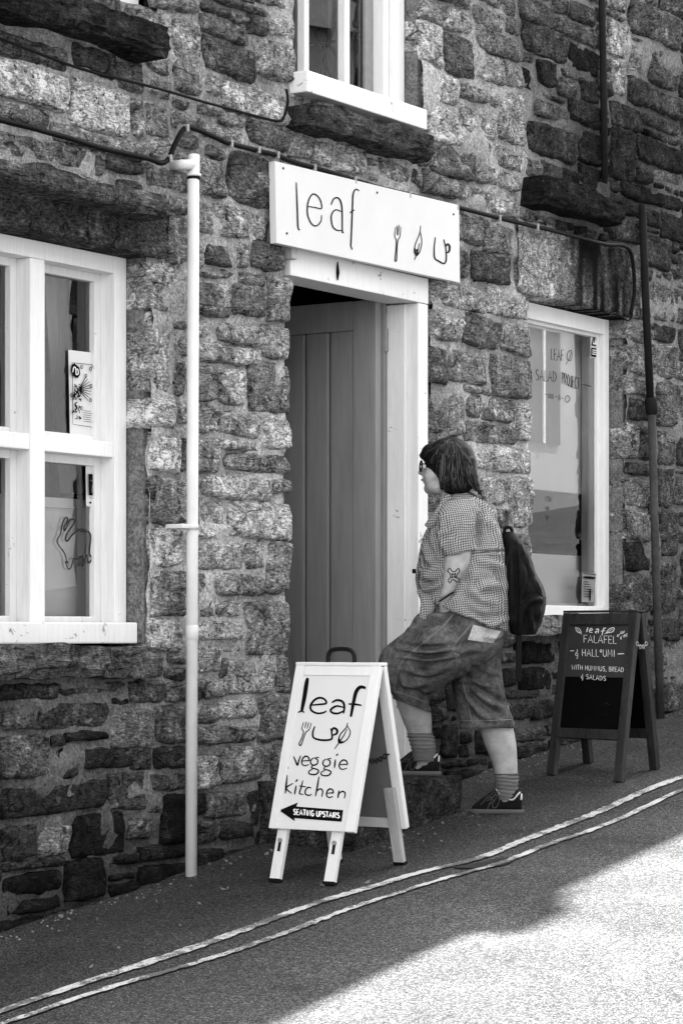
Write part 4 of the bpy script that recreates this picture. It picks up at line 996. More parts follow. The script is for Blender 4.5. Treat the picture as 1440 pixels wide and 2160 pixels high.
# ================================================================== white folding board
ab = thing('sandwich_board', (-1.08, -.61, gz(-1.08)), 'white wooden sandwich board reading leaf veggie kitchen, standing in front of the doorway', 'sandwich board')
YL, YR = -.43, -.79
AP = np.array([-1.083, 0, .622])                        # front top edge (x, z)
def fr(s):                                              # point down the front face, s metres from the top
    d = np.array([-.176, 0, -.580]); d /= np.linalg.norm(d); return AP + d * s
def bk(s):
    d = np.array([.150, 0, -.575]); d /= np.linalg.norm(d); return np.array([-1.035, 0, .622]) + d * s
FN = np.array([-.580, 0, .176]); FN /= np.linalg.norm(FN)     # outward normal of the front
BN = np.array([.575, 0, .150]); BN /= np.linalg.norm(BN)
yv = np.array([0, 1.0, 0])
FD = np.array([-.176, 0, -.580]) / np.linalg.norm([-.176, 0, -.580]); BD = np.array([.150, 0, -.575]) / np.linalg.norm([.150, 0, -.575])
def at(f, s, y): 
    q = f(s).copy(); q[1] = y; return q
for f, N, Dn, side in ((fr, FN, FD, 'f'), (bk, BN, BD, 'b')):
    T_ = .012
    for y in (YL - .019, YR + .019):                    # stiles
        obj('stile', beam(at(f, 0, y) - N * T_, at(f, .607, y) - N * T_, yv * .019, N * T_), 'board_white', ab)
    obj('rail', beam(at(f, .019, YL - .038) - N * (T_ + .001), at(f, .019, YR + .038) - N * (T_ + .001), Dn * .019, N * (T_ - .001)), 'board_white', ab)
    if side == 'b': obj('rail', beam(at(f, .588, YL - .038) - N * (T_ + .001), at(f, .588, YR + .038) - N * (T_ + .001), Dn * .017, N * (T_ - .001)), 'board_white', ab)
    c4 = [at(f, .606, YL - .036), at(f, .606, YR + .036), at(f, .036, YR + .036), at(f, .036, YL - .036)]
    c4 = [c - N * .006 for c in c4]
    if side == 'b': c4 = [c4[1], c4[0], c4[3], c4[2]]
    obj('panel', plate(c4, .006, N), 'board_panel' if side == 'f' else 'board_grey', ab)
    for y, w_ in ((YL - .045, .021), (YR + .085 if side == 'f' else YR + .04, .021)):
        q0 = at(f, .45, y) - N * .034; d = Dn
        zz = gz(q0[0] + d[0] * .36) 
        s_end = (q0[2] - zz) / -d[2]
        e = q0 + d * s_end; s_end = (q0[2] - float(ground_h(e[0], e[1])) - .003) / -d[2]
        leg = obj('leg', beam(q0, q0 + d * s_end, yv * w_, N * .010, .002), 'raw_wood' if side == 'b' else 'board_white', ab)
        obj('foot_cap', beam(q0 + d * (s_end - .010), q0 + d * (s_end + .002), yv * (w_ + .002), N * .012, 0), 'black_plastic', leg)
        if side == 'f':
            b0 = at(f, .645, y) - N * .0215
            obj('bolt', tube([b0 - N * .004, b0 + N * .006], .008, 10), 'metal', leg)
            obj('slot', beam(b0 + Dn * .006 , b0 + Dn * .04, yv * .005, N * .002, 0), 'iron_dark', leg)
obj('top_board', bbox((-1.085, YR, .620), (-1.032, YL, .632), .003), 'board_white', ab)
hp = [np.array([-1.058, y, z]) for y, z in ((-.553, .630), (-.556, .660), (-.572, .676), (-.61, .680), (-.648, .676), (-.664, .660), (-.667, .630))]
obj('handle', tube(smooth_path(hp, 5), .0085, 10), 'black_plastic', ab, True)
def chain(p0, p1, n, r, sag, mat, parent):
    p0, p1 = np.array(p0), np.array(p1); u = (p1 - p0) / np.linalg.norm(p1 - p0)
    for k in range(n):
        t = (k + .5) / n; c = p0 + (p1 - p0) * t + np.array([0, 0, -sag * 4 * t * (1 - t)])
        v = np.cross(u, [0, 0, 1.0]); v /= np.linalg.norm(v); w = np.cross(u, v)
        e = v if k % 2 else w; L = np.linalg.norm(p1 - p0) / n
        lp = [c + u * L * .75 * math.cos(a) + e * r * 2.2 * math.sin(a) for a in np.linspace(0, 2 * math.pi, 11)]
        obj('chain_link', tube(lp, r * .55, 5, False), mat, parent)
chain(at(fr, .33, YR + .03) - FN * .03, at(bk, .32, YR + .03) - BN * .03, 12, .0042, .02, 'iron_dark', ab)
p0 = at(fr, .036, YL) - FN * .006
pf = lambda a, b: RP(a, b, p0, FN)
lea = [([(436, 282), (425, 340), (408, 450), (385, 568)], 23), ([(355, 574), (385, 562), (408, 574)], 9)], [([(465, 512), (530, 506), (592, 497), (578, 462), (535, 450), (490, 472), (460, 520), (472, 560), (520, 581), (570, 575), (594, 560)], 12)], \
      [([(640, 490), (682, 470), (730, 482), (746, 525), (738, 582)], 13), ([(742, 532), (680, 520), (632, 550), (645, 576), (690, 582), (738, 562)], 12)], [([(926, 366), (880, 360), (845, 400), (825, 480), (800, 610)], 20), ([(780, 502), (835, 505), (892, 514)], 11)]
grp = [('letter', g) for g in lea]
grp += [('fork_symbol', [([(402, 655), (388, 712), (402, 738), (382, 800), (364, 838), (375, 852), (387, 836), (402, 790), (424, 738), (450, 716), (468, 662)], 6), ([(426, 650), (412, 706)], 5), ([(446, 655), (432, 712)], 5)]),
        ('cup_symbol', [([(497, 690), (480, 740), (486, 785), (540, 805), (610, 806), (642, 790), (636, 725), (630, 708)], 11), ([(638, 735), (655, 706), (684, 722), (680, 752), (650, 766)], 13)]),
        ('leaf_symbol', [([(774, 660), (762, 700), (712, 760), (695, 818), (720, 832), (770, 800), (796, 742), (774, 690)], 7), ([(664, 882), (698, 832), (740, 770), (770, 712)], 6), ([(700, 790), (712, 826), (735, 818)], 12)])]
ee = [([(0, 42), (30, 38), (52, 36), (44, 8), (22, 2), (2, 25), (-2, 60), (18, 80), (50, 70)], 8)]
gg = [([(28, 0), (4, 14), (0, 42), (20, 58), (46, 48), (52, 20), (34, 2), (62, -4)], 8), ([(18, 58), (6, 78), (44, 90), (58, 108), (36, 130), (-4, 128), (-14, 108), (16, 86)], 8)]
def sh(L, dx, dy, sx=1, sy=1): return [([(dx + a * sx, dy + b * sy) for a, b in st[0]],) + tuple(st[1:]) for st in L]
grp += [('letter', [([(318, 945), (335, 985), (350, 1018), (362, 980), (378, 938)], 9)]), ('letter', sh(ee, 390, 942, 1.15, 1.02)), ('letter', sh(gg, 462, 956, 1.15, 1.08)), ('letter', sh(gg, 566, 966, 1.15, 1.08)), ('letter', [([(670, 970), (662, 1042)], 9), ([(676, 938), (694, 924)], 8)]), ('letter', sh(ee, 706, 974, 1.25, 1.0))]
grp += [('letter', [([(262, 1100), (256, 1180), (248, 1258)], 9), ([(312, 1172), (256, 1212), (302, 1258)], 8)]), ('letter', [([(340, 1190), (326, 1266)], 9), ([(334, 1160), (352, 1138)], 8)]), ('letter', [([(396, 1148), (380, 1210), (368, 1256), (398, 1266)], 8), ([(364, 1194), (424, 1202)], 7)]), ('letter', [([(468, 1212), (440, 1206), (418, 1232), (418, 1262), (446, 1274), (470, 1264)], 8)]),
        ('letter', [([(532, 1115), (518, 1200), (502, 1282)], 9), ([(512, 1240), (540, 1218), (562, 1236), (556, 1288)], 8)]), ('letter', sh(ee, 598, 1218, 1.05, .92)), ('letter', [([(702, 1232), (690, 1296)], 9), ([(698, 1262), (728, 1240), (752, 1256), (746, 1300)], 8)]), ('paint_speck', [([(262, 1028), (274, 1048)], 9)])]
grp = [(n_, [(st[0], st[1] * (1.3 if st[1] else 0)) + tuple(st[2:]) for st in g_]) for n_, g_ in grp]
inks(gcrop(540, 1360, 4, grp), pf, FN, 'black_ink', ab)
arrow = ink(crop(540, 1360, 4, [([(195, 1400), (355, 1333), (341, 1368), (736, 1398), (722, 1497), (325, 1466), (328, 1493)], 0)]), pf, FN, 'black_ink', 'arrow_panel', ab)
inks(gcrop(540, 1360, 4, caps_g('SEATING', (318, 1436), (496, 1450), 46, 7.5) + caps_g('UPSTAIRS', (512, 1452), (712, 1468), 46, 7.5)), pf, FN, 'white_ink', arrow, .0028)

# ================================================================== dark chalkboard
cb = thing('chalkboard', (1.05, -.56, gz(1.05)), 'dark wooden chalkboard sign with white writing about falafel, standing right of the person', 'chalkboard')
fl, frr = G(1158, 1640), G(1302, 1655)                       # front feet
tl, tr_ = P(1187, 1293, -.335), P(1343, 1303, -.755)
wv = (tr_ - tl); wv[2] = 0; W_ = np.linalg.norm(wv); wv /= W_
dn = (fl - tl) / np.linalg.norm(fl - tl) + (frr - tr_) / np.linalg.norm(frr - tr_); Lf = np.linalg.norm(dn); dn /= Lf
NF = np.cross(wv, dn); NF = NF / np.linalg.norm(NF)
if NF[0] > 0: NF = -NF
bdir = np.array([-dn[0], -dn[1], dn[2]]); bdir /= np.linalg.norm(bdir)
NB = np.array([-NF[0], -NF[1], NF[2]])
ctop = tl
back_top = tl + np.array([wv[1], -wv[0], 0]) * (-.055) if (np.array([wv[1], -wv[0], 0]) @ NF) > 0 else tl + np.array([wv[1], -wv[0], 0]) * .055
def cf(s, w): return tl + dn * s + wv * w
def cbk(s, w): return back_top + bdir * s + wv * w
for f, N, dr, nm in ((cf, NF, dn, 'f'), (cbk, NB, bdir, 'b')):
    for w in (.022, W_ - .022):
        q = f(0, w) - N * .013; L = .5
        for _ in range(4):
            e = q + dr * L; L -= (float(ground_h(e[0], e[1])) + .001 - e[2]) / -dr[2] * -1 if False else 0
            L = (q[2] - float(ground_h(e[0], e[1])) - .001) / -dr[2]
        obj('leg', beam(q, q + dr * L, wv * .022, N * .013), 'dark_wood', cb)
    obj('rail', beam(f(.028, .044) - N * .012, f(.028, W_ - .044) - N * .012, dr * .026, N * .0115), 'dark_wood', cb)
    obj('rail', beam(f(.535, .044) - N * .012, f(.535, W_ - .044) - N * .012, dr * .022, N * .0115), 'dark_wood', cb)
    c4 = [f(.515, .042) - N * .010, f(.515, W_ - .042) - N * .010, f(.052, W_ - .042) - N * .010, f(.052, .042) - N * .010]
    if nm == 'b': c4 = [c4[1], c4[0], c4[3], c4[2]]
    obj('panel', plate(c4, .005, N), 'chalk', cb)
obj('top_board', beam(tl - NF * .0 + np.array([0, 0, .005]) + (back_top - tl) / 2, tl + wv * W_ + np.array([0, 0, .005]) + (back_top - tl) / 2, (back_top - tl) * .5, np.array([0, 0, .005])), 'dark_wood', cb)
c4 = [cf(.285, .044) - NF * .008, cf(.285, W_ - .044) - NF * .008, cf(.054, W_ - .044) - NF * .008, cf(.054, .044) - NF * .008]
obj('grey_sheet', plate(c4, .0018, NF), 'slate_panel', cb)
pc0 = cf(.1, .1) - NF * .008
pcf = lambda a, b: RP(a, b, pc0, NF)
g = [('leaf_symbol', [([(534, 334), (568, 348), (582, 382), (548, 370), (534, 334)], 5), ([(545, 345), (588, 396)], 4)]), ('letter', [([(640, 334), (628, 376)], 9)]), ('letter', [([(654, 364), (678, 356), (664, 344), (652, 372), (678, 378)], 7)]), ('letter', [([(706, 354), (728, 350), (726, 384)], 8), ([(726, 366), (702, 374), (714, 386)], 7)]), ('letter', [([(792, 340), (772, 348), (758, 404)], 8), ([(748, 368), (786, 362)], 6)]),
     ('leaf_symbol', [([(790, 386), (818, 350), (860, 338), (850, 370), (812, 380), (790, 386)], 6), ([(780, 392), (850, 348)], 4)]), ('arrow', [([(916, 386), (886, 410)], 4), ([(890, 396), (885, 412), (902, 412)], 4, False)])]
g += caps_g('GF', (916, 388), (956, 384), 18, 4) + caps_g('& VEGAN', (912, 432), (1012, 394), 22, 4)
g += caps_g('FALAFEL', (603, 462), (888, 472), 62, 5) + [('dash', [([(490, 534), (505, 533), (524, 532)], 5)]), ('dash', [([(890, 560), (915, 558), (946, 557)], 6)])]
g += caps_g('& HALLoUMI', (530, 576), (872, 584), 60, 5) + caps_g('WITH HUMMUS, BREAD', (502, 690), (948, 713), 40, 4) + caps_g('& SALADS', (580, 766), (796, 787), 40, 4)
inks(gcrop(1080, 1240, 4, g), pcf, NF, 'white_ink', cb)
inks(gcrop(1080, 1240, 4, [('chalk_smudge', [([(785, 975), (800, 978), (818, 990)], 5)]), ('chalk_smudge', [([(790, 1070), (800, 1074)], 5)]), ('chalk_smudge', [([(440, 880), (446, 888)], 5)])]), pcf, NF, 'grey_ink', cb, .0005)
chain(cf(.13, W_ + .002) - NF * .013, cbk(.13, W_ + .002) - NB * .013, 7, .004, .02, 'metal', cb)
# ================================================================== the person at the door
T0 = 10.15
MPX = T0 / F_PX
RV = np.array([CS, -SN, 0.0]); DV = np.array([SN, CS, 0.0]); UV = np.array([0, 0, 1.0])
def PP(px, py, d=0.0):
    return T(px, py, T0 + d)
def loft(rings, n=24, sub=5, p=2.3, dome=True):
    R = smooth_path(np.array([[r[0], r[1], r[2], r[3], r[4], (r[5] if len(r) > 5 else 0.0)] for r in rings], float), sub)
    R[:, 3:5] = np.maximum(R[:, 3:5], .002)
    rows = []
    if dome:
        for k in (0.35, .75): rows.append((R[0] - (R[1] - R[0]) * 0, k, -1))
    out = []
    def ring(r, k=1.0):
        al = math.radians(r[5]); V = []
        for i in range(n):
            t = 2 * math.pi * i / n; c, s = math.cos(t), math.sin(t)
            c = math.copysign(abs(c) ** (2 / p), c); s = math.copysign(abs(s) ** (2 / p), s)
            V.append(PP(r[0] + k * r[3] * c * math.cos(al), r[1] + k * r[3] * c * math.sin(al), r[2] + k * r[4] * s))
        return V
    for r in R: out.append(ring(r))
    V = [v for o in out for v in o]; m = len(out)
    Fc = [(i * n + k, i * n + (k + 1) % n, (i + 1) * n + (k + 1) % n, (i + 1) * n + k) for i in range(m - 1) for k in range(n)]
    Fc.append(tuple(range(n - 1, -1, -1))); Fc.append(tuple(range((m - 1) * n, m * n)))
    return np.array(V), Fc
def ellipsoid(c, ax, n=16, m=10):
    """ax: three half-axis vectors"""
    V = []; Fc = []
    for i in range(m + 1):
        ph = math.pi * i / m
        for k in range(n):
            t = 2 * math.pi * k / n
            V.append(np.asarray(c) + ax[0] * math.sin(ph) * math.cos(t) + ax[1] * math.sin(ph) * math.sin(t) + ax[2] * math.cos(ph) * (1.0 if 0 < i < m else .999))
    for i in range(m):
        for k in range(n):
            Fc.append((i * n + k, (i + 1) * n + k, (i + 1) * n + (k + 1) % n, i * n + (k + 1) % n))
    return np.array(V), Fc
def fuse(geos, voxel=.006, smooth=4):
    """one continuous skin over overlapping closed shapes"""
    mb = MB()
    for g in geos: mb.add(*g)
    me = bpy.data.meshes.new('tmp'); V, Fc = mb.geo(); c = V.mean(0)
    me.from_pydata([tuple(v) for v in V - c], [], Fc)
    bm = bmesh.new(); bm.from_mesh(me)
    bmesh.ops.remove_doubles(bm, verts=bm.verts[:], dist=1e-5); bmesh.ops.recalc_face_normals(bm, faces=bm.faces[:]); bm.to_mesh(me); bm.free()
    o = bpy.data.objects.new('tmp', me); COL.objects.link(o)
    r = o.modifiers.new('r', 'REMESH'); r.mode = 'VOXEL'; r.voxel_size = voxel
    if smooth:
        s = o.modifiers.new('s', 'SMOOTH'); s.factor = .5; s.iterations = smooth
    dg = bpy.context.evaluated_depsgraph_get(); ev = o.evaluated_get(dg); m2 = ev.to_mesh()
    co = np.empty(len(m2.vertices) * 3); m2.vertices.foreach_get('co', co); co = co.reshape(-1, 3) + c
    fc = [tuple(p.vertices) for p in m2.polygons]
    ev.to_mesh_clear(); bpy.data.objects.remove(o); bpy.data.meshes.remove(me)
    return co, fc
def normals(V, Fc):
    F4 = np.array([f if len(f) == 4 else (f[0], f[1], f[2], f[2]) for f in Fc])
    nf = np.cross(V[F4[:, 2]] - V[F4[:, 0]], V[F4[:, 3]] - V[F4[:, 1]])
    N = np.zeros_like(V)
    for k in range(4): np.add.at(N, F4[:, k], nf)
    N /= np.linalg.norm(N, axis=1)[:, None] + 1e-12
    return N
def to_px(V):
    q = V - CAM; dep = q @ DV
    return np.stack([720 + F_PX * (q @ RV) / dep, Y_H - F_PX * q[:, 2] / dep], 1)
def seg_dist(p, a, b):
    ab = b - a; t = np.clip(((p - a) @ ab) / (ab @ ab + 1e-9), 0, 1)
    return np.linalg.norm(p - (a + t[:, None] * ab), axis=1), t
def folds(geo, lines, both=False):
    """press creases into cloth: (pixel polyline, width px, depth m); positive depth raises a ridge"""
    V, Fc = geo; N = normals(V, Fc); px = to_px(V); face = np.clip(-(N @ DV) * 2, 0, 1)
    dv = np.zeros(len(V))
    for pts, w, dep in lines:
        p = smooth_path(pts, 5); best = np.full(len(V), 1e9); tt = np.zeros(len(V)); m = len(p) - 1
        for i in range(m):
            d, t = seg_dist(px, p[i], p[i + 1]); k = d < best; best[k] = d[k]; tt[k] = (i + t[k]) / m
        env = np.sin(np.pi * np.clip(tt, 0.04, .96)) ** .6
        w = w * 1.15; dv += 2.1 * dep * env * (np.exp(-(best / w) ** 2) - .5 * np.exp(-((best - 1.9 * w) / (w)) ** 2)) * face
    V = V + N * dv[:, None]
    return V, Fc
def ruffle(geo, amp, freq, seed, octs=3):
    V, Fc = geo; N = normals(V, Fc)
    return V + N * (amp * fbm(V * np.asarray(freq), octs, seed))[:, None], Fc
def bvh_of(geo):
    return BVHTree.FromPolygons([Vector(v) for v in geo[0]], geo[1])
def drop(bvh, px, py, off=.002, d0=-1.2):
    """the point of a surface that lies on the line through a pixel, a little proud of it"""
    o = Vector(PP(px, py, d0)); dr = Vector(ray(px, py)).normalized()
    h = bvh.ray_cast(o, dr)
    if h[0] is None: return None
    return np.array(h[0]) - np.array(dr) * off
def seam(name, bvh, pts, r, mat, parent, off=.0015, sub=8):
    q = [drop(bvh, *p, off=off) for p in smooth_path(pts, sub)]
    q = [x for x in q if x is not None]
    if len(q) > 2: return obj(name, tube(np.array(q), r, 5), mat, parent, True)

# ---- materials of the figure
def skin_mat():
    m = NM('skin'); m.rough(.5); m.spec(.4); vec = m.pos()
    n1 = m.noise(vec, 26, 4, .6); n2 = m.noise(vec, 160, 2, .6)
    m.color(m.math('MULTIPLY', m.ramp(n1, [(.3, .24), (.7, .36)]), m.ramp(n2, [(.3, .92), (.7, 1.06)])))
    m.b.inputs['Subsurface Weight'].default_value = .08; m.b.inputs['Subsurface Radius'].default_value = (.01, .01, .01)
    m.bump(n2, .12, .002); return m.m
M['skin'] = skin_mat()
def gingham():
    m = NM('gingham_cotton'); m.rough(.9); m.spec(.1)
    g = m.n('NewGeometry')
    def axis(v):
        d = m.n('VectorMath', operation='DOT_PRODUCT'); d.inputs[1].default_value = v; m.l(g.outputs['Position'], d.inputs[0]); return d.outputs['Value']
    wob = m.noise(m.pos((1, 1, 1)), 7, 2, .5); wob = m.math('MULTIPLY', m.math('SUBTRACT', wob, .5), .05)
    a = m.math('ADD', axis(tuple(RV * .95 + UV * .12)), wob); b = m.math('ADD', axis(tuple(UV * .97 - RV * .14)), wob)
    per = .0086
    def st(x, duty):
        f = m.math('FRACT', m.math('DIVIDE', x, per)); return m.math('LESS_THAN', f, duty)
    k = m.math('ADD', m.math('MULTIPLY', st(a, .5), .55), m.math('MULTIPLY', st(b, .5), .45))
    n = m.noise(m.pos(), 60, 3, .6)
    m.color(m.math('MULTIPLY', m.ramp(k, [(0, .36), (.5, .16), (1, .045)]), m.ramp(n, [(.3, .85), (.7, 1.12)])))
    m.bump(n, .2, .003); return m.m
M['gingham'] = gingham()
def denim(name, v):
    m = NM(name); m.rough(.95); m.spec(.1)
    n1 = m.noise(m.pos(), 9, 4, .65, .5); n2 = m.noise(m.pos((1, 1, .6)), 260, 2, .7); n3 = m.noise(m.pos(), 45, 4, .7)
    k = m.math('MULTIPLY', m.ramp(n1, [(.3, .35), (.7, 1.9)]), m.math('MULTIPLY', m.ramp(n2, [(.32, .6), (.68, 1.45)]), m.ramp(n3, [(.3, .6), (.7, 1.5)])))
    m.color(m.math('MULTIPLY', k, v)); m.bump(m.math('ADD', n2, n3), .35, .004); return m.m
M['denim'] = denim('washed_denim', .062)
M['stitch'] = simple('denim_stitch', .2, .9, .5, 300, 0)
M['sock'] = simple('striped_sock', .12, .95, .5, 30, .3, (1, 1, 16))
M['suede'] = simple('dark_suede', .010, .8, .5, 40, .3)
M['sole'] = simple('grey_rubber_sole', .085, .7, .25, 40, .1)
M['trim'] = simple('pale_shoe_trim', .5, .7, .15, 40, .05)
M['lace'] = simple('shoe_lace', .05, .9, .4, 80, .2)
M['bag'] = simple('black_nylon', .006, .6, .4, 40, .25)
M['patch'] = simple('printed_patch', .36, .9, .7, 110, .2)
M['hair'] = simple('dark_hair', .005, .5, .6, 60, .1, (6, 6, 1), .12)
M['hair_light'] = simple('dark_hair_strand', .035, .35, .5, 40, 0, (1, 1, 1), .5)
M['ink_skin'] = simple('tattoo_ink', .012, .6, .2, 60, 0)
M['patch_dark'] = simple('dark_print', .06, .9, .5, 60, 0)

DF = .12                                             # standing (far) leg
base = G(1050, 1716)
person = thing('person', base, 'person in gingham shirt and denim shorts with one foot up on the doorstep', 'person')
# ---- head frame: turned away from the camera towards the door
PH = math.radians(24)
HF = -RV * math.cos(PH) + DV * math.sin(PH); HS = -RV * math.sin(PH) - DV * math.cos(PH)      # forward, and the camera side
tip = math.radians(-7); HU = UV * math.cos(tip) + HF * math.sin(-tip) * -1; HU /= np.linalg.norm(HU); HF2 = np.cross(HU, HS); HF2 = HF2 if HF2 @ HF > 0 else -HF2
HC = PP(941, 990, -.01)
def H(f, s, u): return HC + HF2 * f + HS * s + HU * u
def HE(f, s, u, rf, rs, ru): return ellipsoid(H(f, s, u), (HF2 * rf, HS * rs, HU * ru))
head = [HE(-.005, 0, .030, .092, .072, .082), HE(.030, 0, -.030, .058, .056, .075), HE(.040, .036, -.030, .036, .030, .046), HE(.040, -.036, -.030, .036, .030, .046), HE(.055, 0, -.082, .030, .034, .026), HE(.02, .03, -.072, .045, .032, .03), HE(.02, -.03, -.072, .045, .032, .03),
        HE(.078, 0, .012, .018, .012, .028), HE(.094, 0, -.012, .020, .013, .020), HE(.108, 0, -.024, .012, .012, .010), HE(.094, .012, -.025, .010, .009, .009), HE(.094, -.012, -.025, .010, .009, .009),
        HE(.086, 0, -.046, .010, .020, .007), HE(.084, 0, -.058, .010, .018, .007), HE(.070, 0, .042, .022, .05, .02), HE(-.02, .075, -.01, .018, .01, .03), HE(-.02, -.075, -.01, .018, .01, .03)]
neck = loft([(950, 1000, 0, 26, .055), (957, 1035, 0, 27, .055), (966, 1060, 0, 40, .09)])
torso = loft([(968, 1050, 0, 30, .09), (978, 1085, 0, 52, .15), (976, 1140, 0, 74, .18), (977, 1210, 0, 86, .195), (984, 1265, 0, 86, .2), (990, 1320, 0, 76, .19, 20)])
def arm(sg):
    d = -.215 * sg
    return [loft([(972, 1062, d * .72, 24, .055), (968, 1110, d, 30, .058), (966, 1165, d * 1.04, 29, .052, -8), (962, 1195, d * 1.06, 28, .048, -12), (955, 1222, d * 1.06, 24, .042, -22), (944, 1250, d * 1.04, 18.5, .033, -30), (940, 1264, d * 1.02, 15.5, .027, -32), (943, 1280, d * .93, 17, .018, -20), (952, 1302, d * .82, 19, .014, -10)])] + \
           [loft([(952 + o, 1300, d * .82, 4.4, .0085), (958 + o * 1.2, 1318, d * .78, 4.2, .008), (960 + o * 1.2, 1318 + L, d * .74, 3.6, .007)], 8, 3) for o, L in ((-14, 14), (-5, 19), (4, 18), (13, 12))] + [loft([(934, 1278, d * .9, 5, .009), (930, 1296, d * .82, 4.6, .009), (930, 1310, d * .76, 4, .008)], 8, 3)]
legN = loft([(985, 1340, -.06, 54, .11, 30), (913, 1378, -.09, 52, .1, 45), (860, 1420, -.03, 46, .08, 40), (864, 1462, .02, 39, .066, 15), (871, 1487, .04, 37, .062, 10), (879, 1520, .065, 31.5, .056, 5), (886, 1553, .085, 24, .043), (893, 1590, .1, 20, .036), (895, 1612, .11, 18, .033)])
legF = loft([(1000, 1350, .08, 46, .11), (1010, 1430, .11, 42, .095), (1030, 1490, DF, 42, .08), (1045, 1532, DF, 36.5, .066), (1055, 1570, DF, 33.5, .06), (1064, 1610, DF, 27, .05), (1067, 1637, DF, 24, .044), (1070, 1672, DF, 20, .036), (1070, 1692, DF, 19, .034)])
def foot(dx, dy, d): return loft([(1075 + dx, 1690 + dy, d, 20, .03, 90), (1040 + dx, 1700 + dy, d + .02, 11, .033, 90), (1008 + dx, 1707 + dy, d + .045, 6, .03, 90)])
body_g = fuse(head + [neck, torso, legN, legF] + arm(1) + arm(-1) + [foot(0, 0, DF), foot(-173, -82, .11)], .0055, 3)
body = obj('body', body_g, 'skin', person, True)
bvb = bvh_of(body_g)
# eyes, brows, lips
for s in (1, -1):
    obj('eye', HE(.079, .030 * s, .004, .011, .011, .011), 'white', body, True)
    obj('eyebrow', tube(smooth_path([H(.088, .012 * s, .025), H(.086, .03 * s, .030), H(.072, .05 * s, .026)], 4), .0035, 6), 'hair', body, True)
M['lip'] = simple('lips', .15, .5, .15, 60, 0)
obj('lips', tube(smooth_path([H(.088, .017, -.053), H(.0955, .008, -.051), H(.097, 0, -.052), H(.0955, -.008, -.051), H(.088, -.017, -.053)], 4), [.002] * 4 + [.0042] * 9 + [.002] * 4, 8), 'lip', body, True)
# ---- shirt
shirt = [loft([(966, 1040, 0, 27, .068, -8), (971, 1052, 0, 38, .115, -6), (977, 1070, 0, 53, .17, -3), (979, 1092, 0, 66, .20), (976, 1130, 0, 84, .215), (975, 1180, 0, 95, .228), (975, 1218, 0, 100, .238), (979, 1252, 0, 101, .242, 8), (980, 1284, 0, 101, .249, 18), (981, 1299, 0, 100, .248, 21)], 36, 6, 2.25)]
for sg in (1, -1):
    d = -.2 * sg
    shirt.append(loft([(975, 1052, d * .62, 34, .06), (969, 1075, d * .88, 41, .075), (965, 1105, d * 1.02, 43, .08), (965, 1140, d * 1.07, 40, .078, -6), (969, 1162, d * 1.08, 36.5, .076, -13), (970, 1168, d * 1.08, 36, .075, -13)], 28, 6, 2.2))
sg_ = fuse(shirt, .006, 3)
sg_ = ruffle(sg_, .0045, (13, 13, 9), 31)
sg_ = folds(sg_, [([(1008, 1062), (1015, 1080), (1008, 1105), (1008, 1150)], 5, -.012), ([(1000, 1070), (1014, 1090), (1020, 1120)], 4, .007), ([(922, 1100), (921, 1140), (934, 1172)], 4, -.012), ([(925, 1130), (945, 1120), (960, 1100)], 5, .005),
                ([(885, 1140), (900, 1170), (910, 1200)], 6, .006), ([(880, 1185), (900, 1195), (928, 1190)], 6, -.005), ([(878, 1225), (905, 1232), (926, 1222)], 6, -.008), ([(884, 1248), (910, 1240), (930, 1230)], 5, .008), ([(935, 1262), (960, 1245), (985, 1215)], 6, -.008), ([(985, 1235), (1010, 1262), (1050, 1275)], 7, .007), ([(975, 1275), (1010, 1300), (1060, 1300)], 6, -.007), ([(1000, 1250), (1030, 1235), (1066, 1240)], 7, .006), ([(1040, 1200), (1055, 1220), (1066, 1255)], 5, -.006), ([(1006, 1165), (1040, 1163), (1066, 1162)], 2.5, -.006), ([(1000, 1180), (1040, 1190), (1068, 1200)], 6, .005), ([(1000, 1300), (1030, 1318), (1070, 1305)], 5, .007), ([(1020, 1092), (1040, 1110), (1052, 1140)], 6, .006), ([(990, 1200), (985, 1230), (965, 1262)], 5, -.008)])
sh_o = obj('shirt', sg_, 'gingham', person, True)
bvs = bvh_of(sg_)
seam('sleeve_hem', bvs, [(936, 1171), (952, 1168), (975, 1162), (1003, 1156)], .0016, 'gingham', sh_o, .001)
seam('yoke_seam', bvs, [(1004, 1166), (1030, 1163), (1066, 1161)], .0014, 'patch_dark', sh_o, .0)
seam('placket_seam', bvs, [(930, 1072), (912, 1105), (898, 1140)], .0014, 'patch_dark', sh_o, .0)
# collar, front tails tied at the belly, side tab
for nm_, gs in (('collar', [loft([(936, 1062, -.10, 9, .02, 60), (926, 1082, -.13, 10, .014, 50), (912, 1102, -.13, 10, .012, 50), (900, 1112, -.12, 8, .01, 40)], 14), loft([(950, 1046, -.06, 12, .03, 40), (940, 1056, -.09, 11, .024, 50), (934, 1066, -.11, 9, .016, 55)], 14)]),
                ('collar', [loft([(936, 1062, .10, 9, .02, 60), (918, 1090, .12, 10, .014, 50), (903, 1108, .11, 8, .01, 40)], 14)]),
                ('shirt_tail', [loft([(897, 1240, -.10, 22, .05, -20), (905, 1262, -.15, 19, .03, -14), (902, 1282, -.165, 17, .02, 0), (896, 1300, -.17, 13, .012, 18), (892, 1307, -.17, 9, .008, 25)], 18)]),
                ('shirt_tail', [loft([(905, 1240, .08, 20, .05, -20), (905, 1268, .1, 15, .03, 0), (900, 1296, .1, 9, .01, 18)], 14)])):
    obj(nm_, ruffle(fuse(gs, .0045, 2), .0025, (25, 25, 25), 3), 'gingham', sh_o, True)
q = PP(873, 1205, -.02); obj('tab', beam(q - UV * .009, q + UV * .009, HF * .008, DV * .004, .002), 'bag', sh_o)
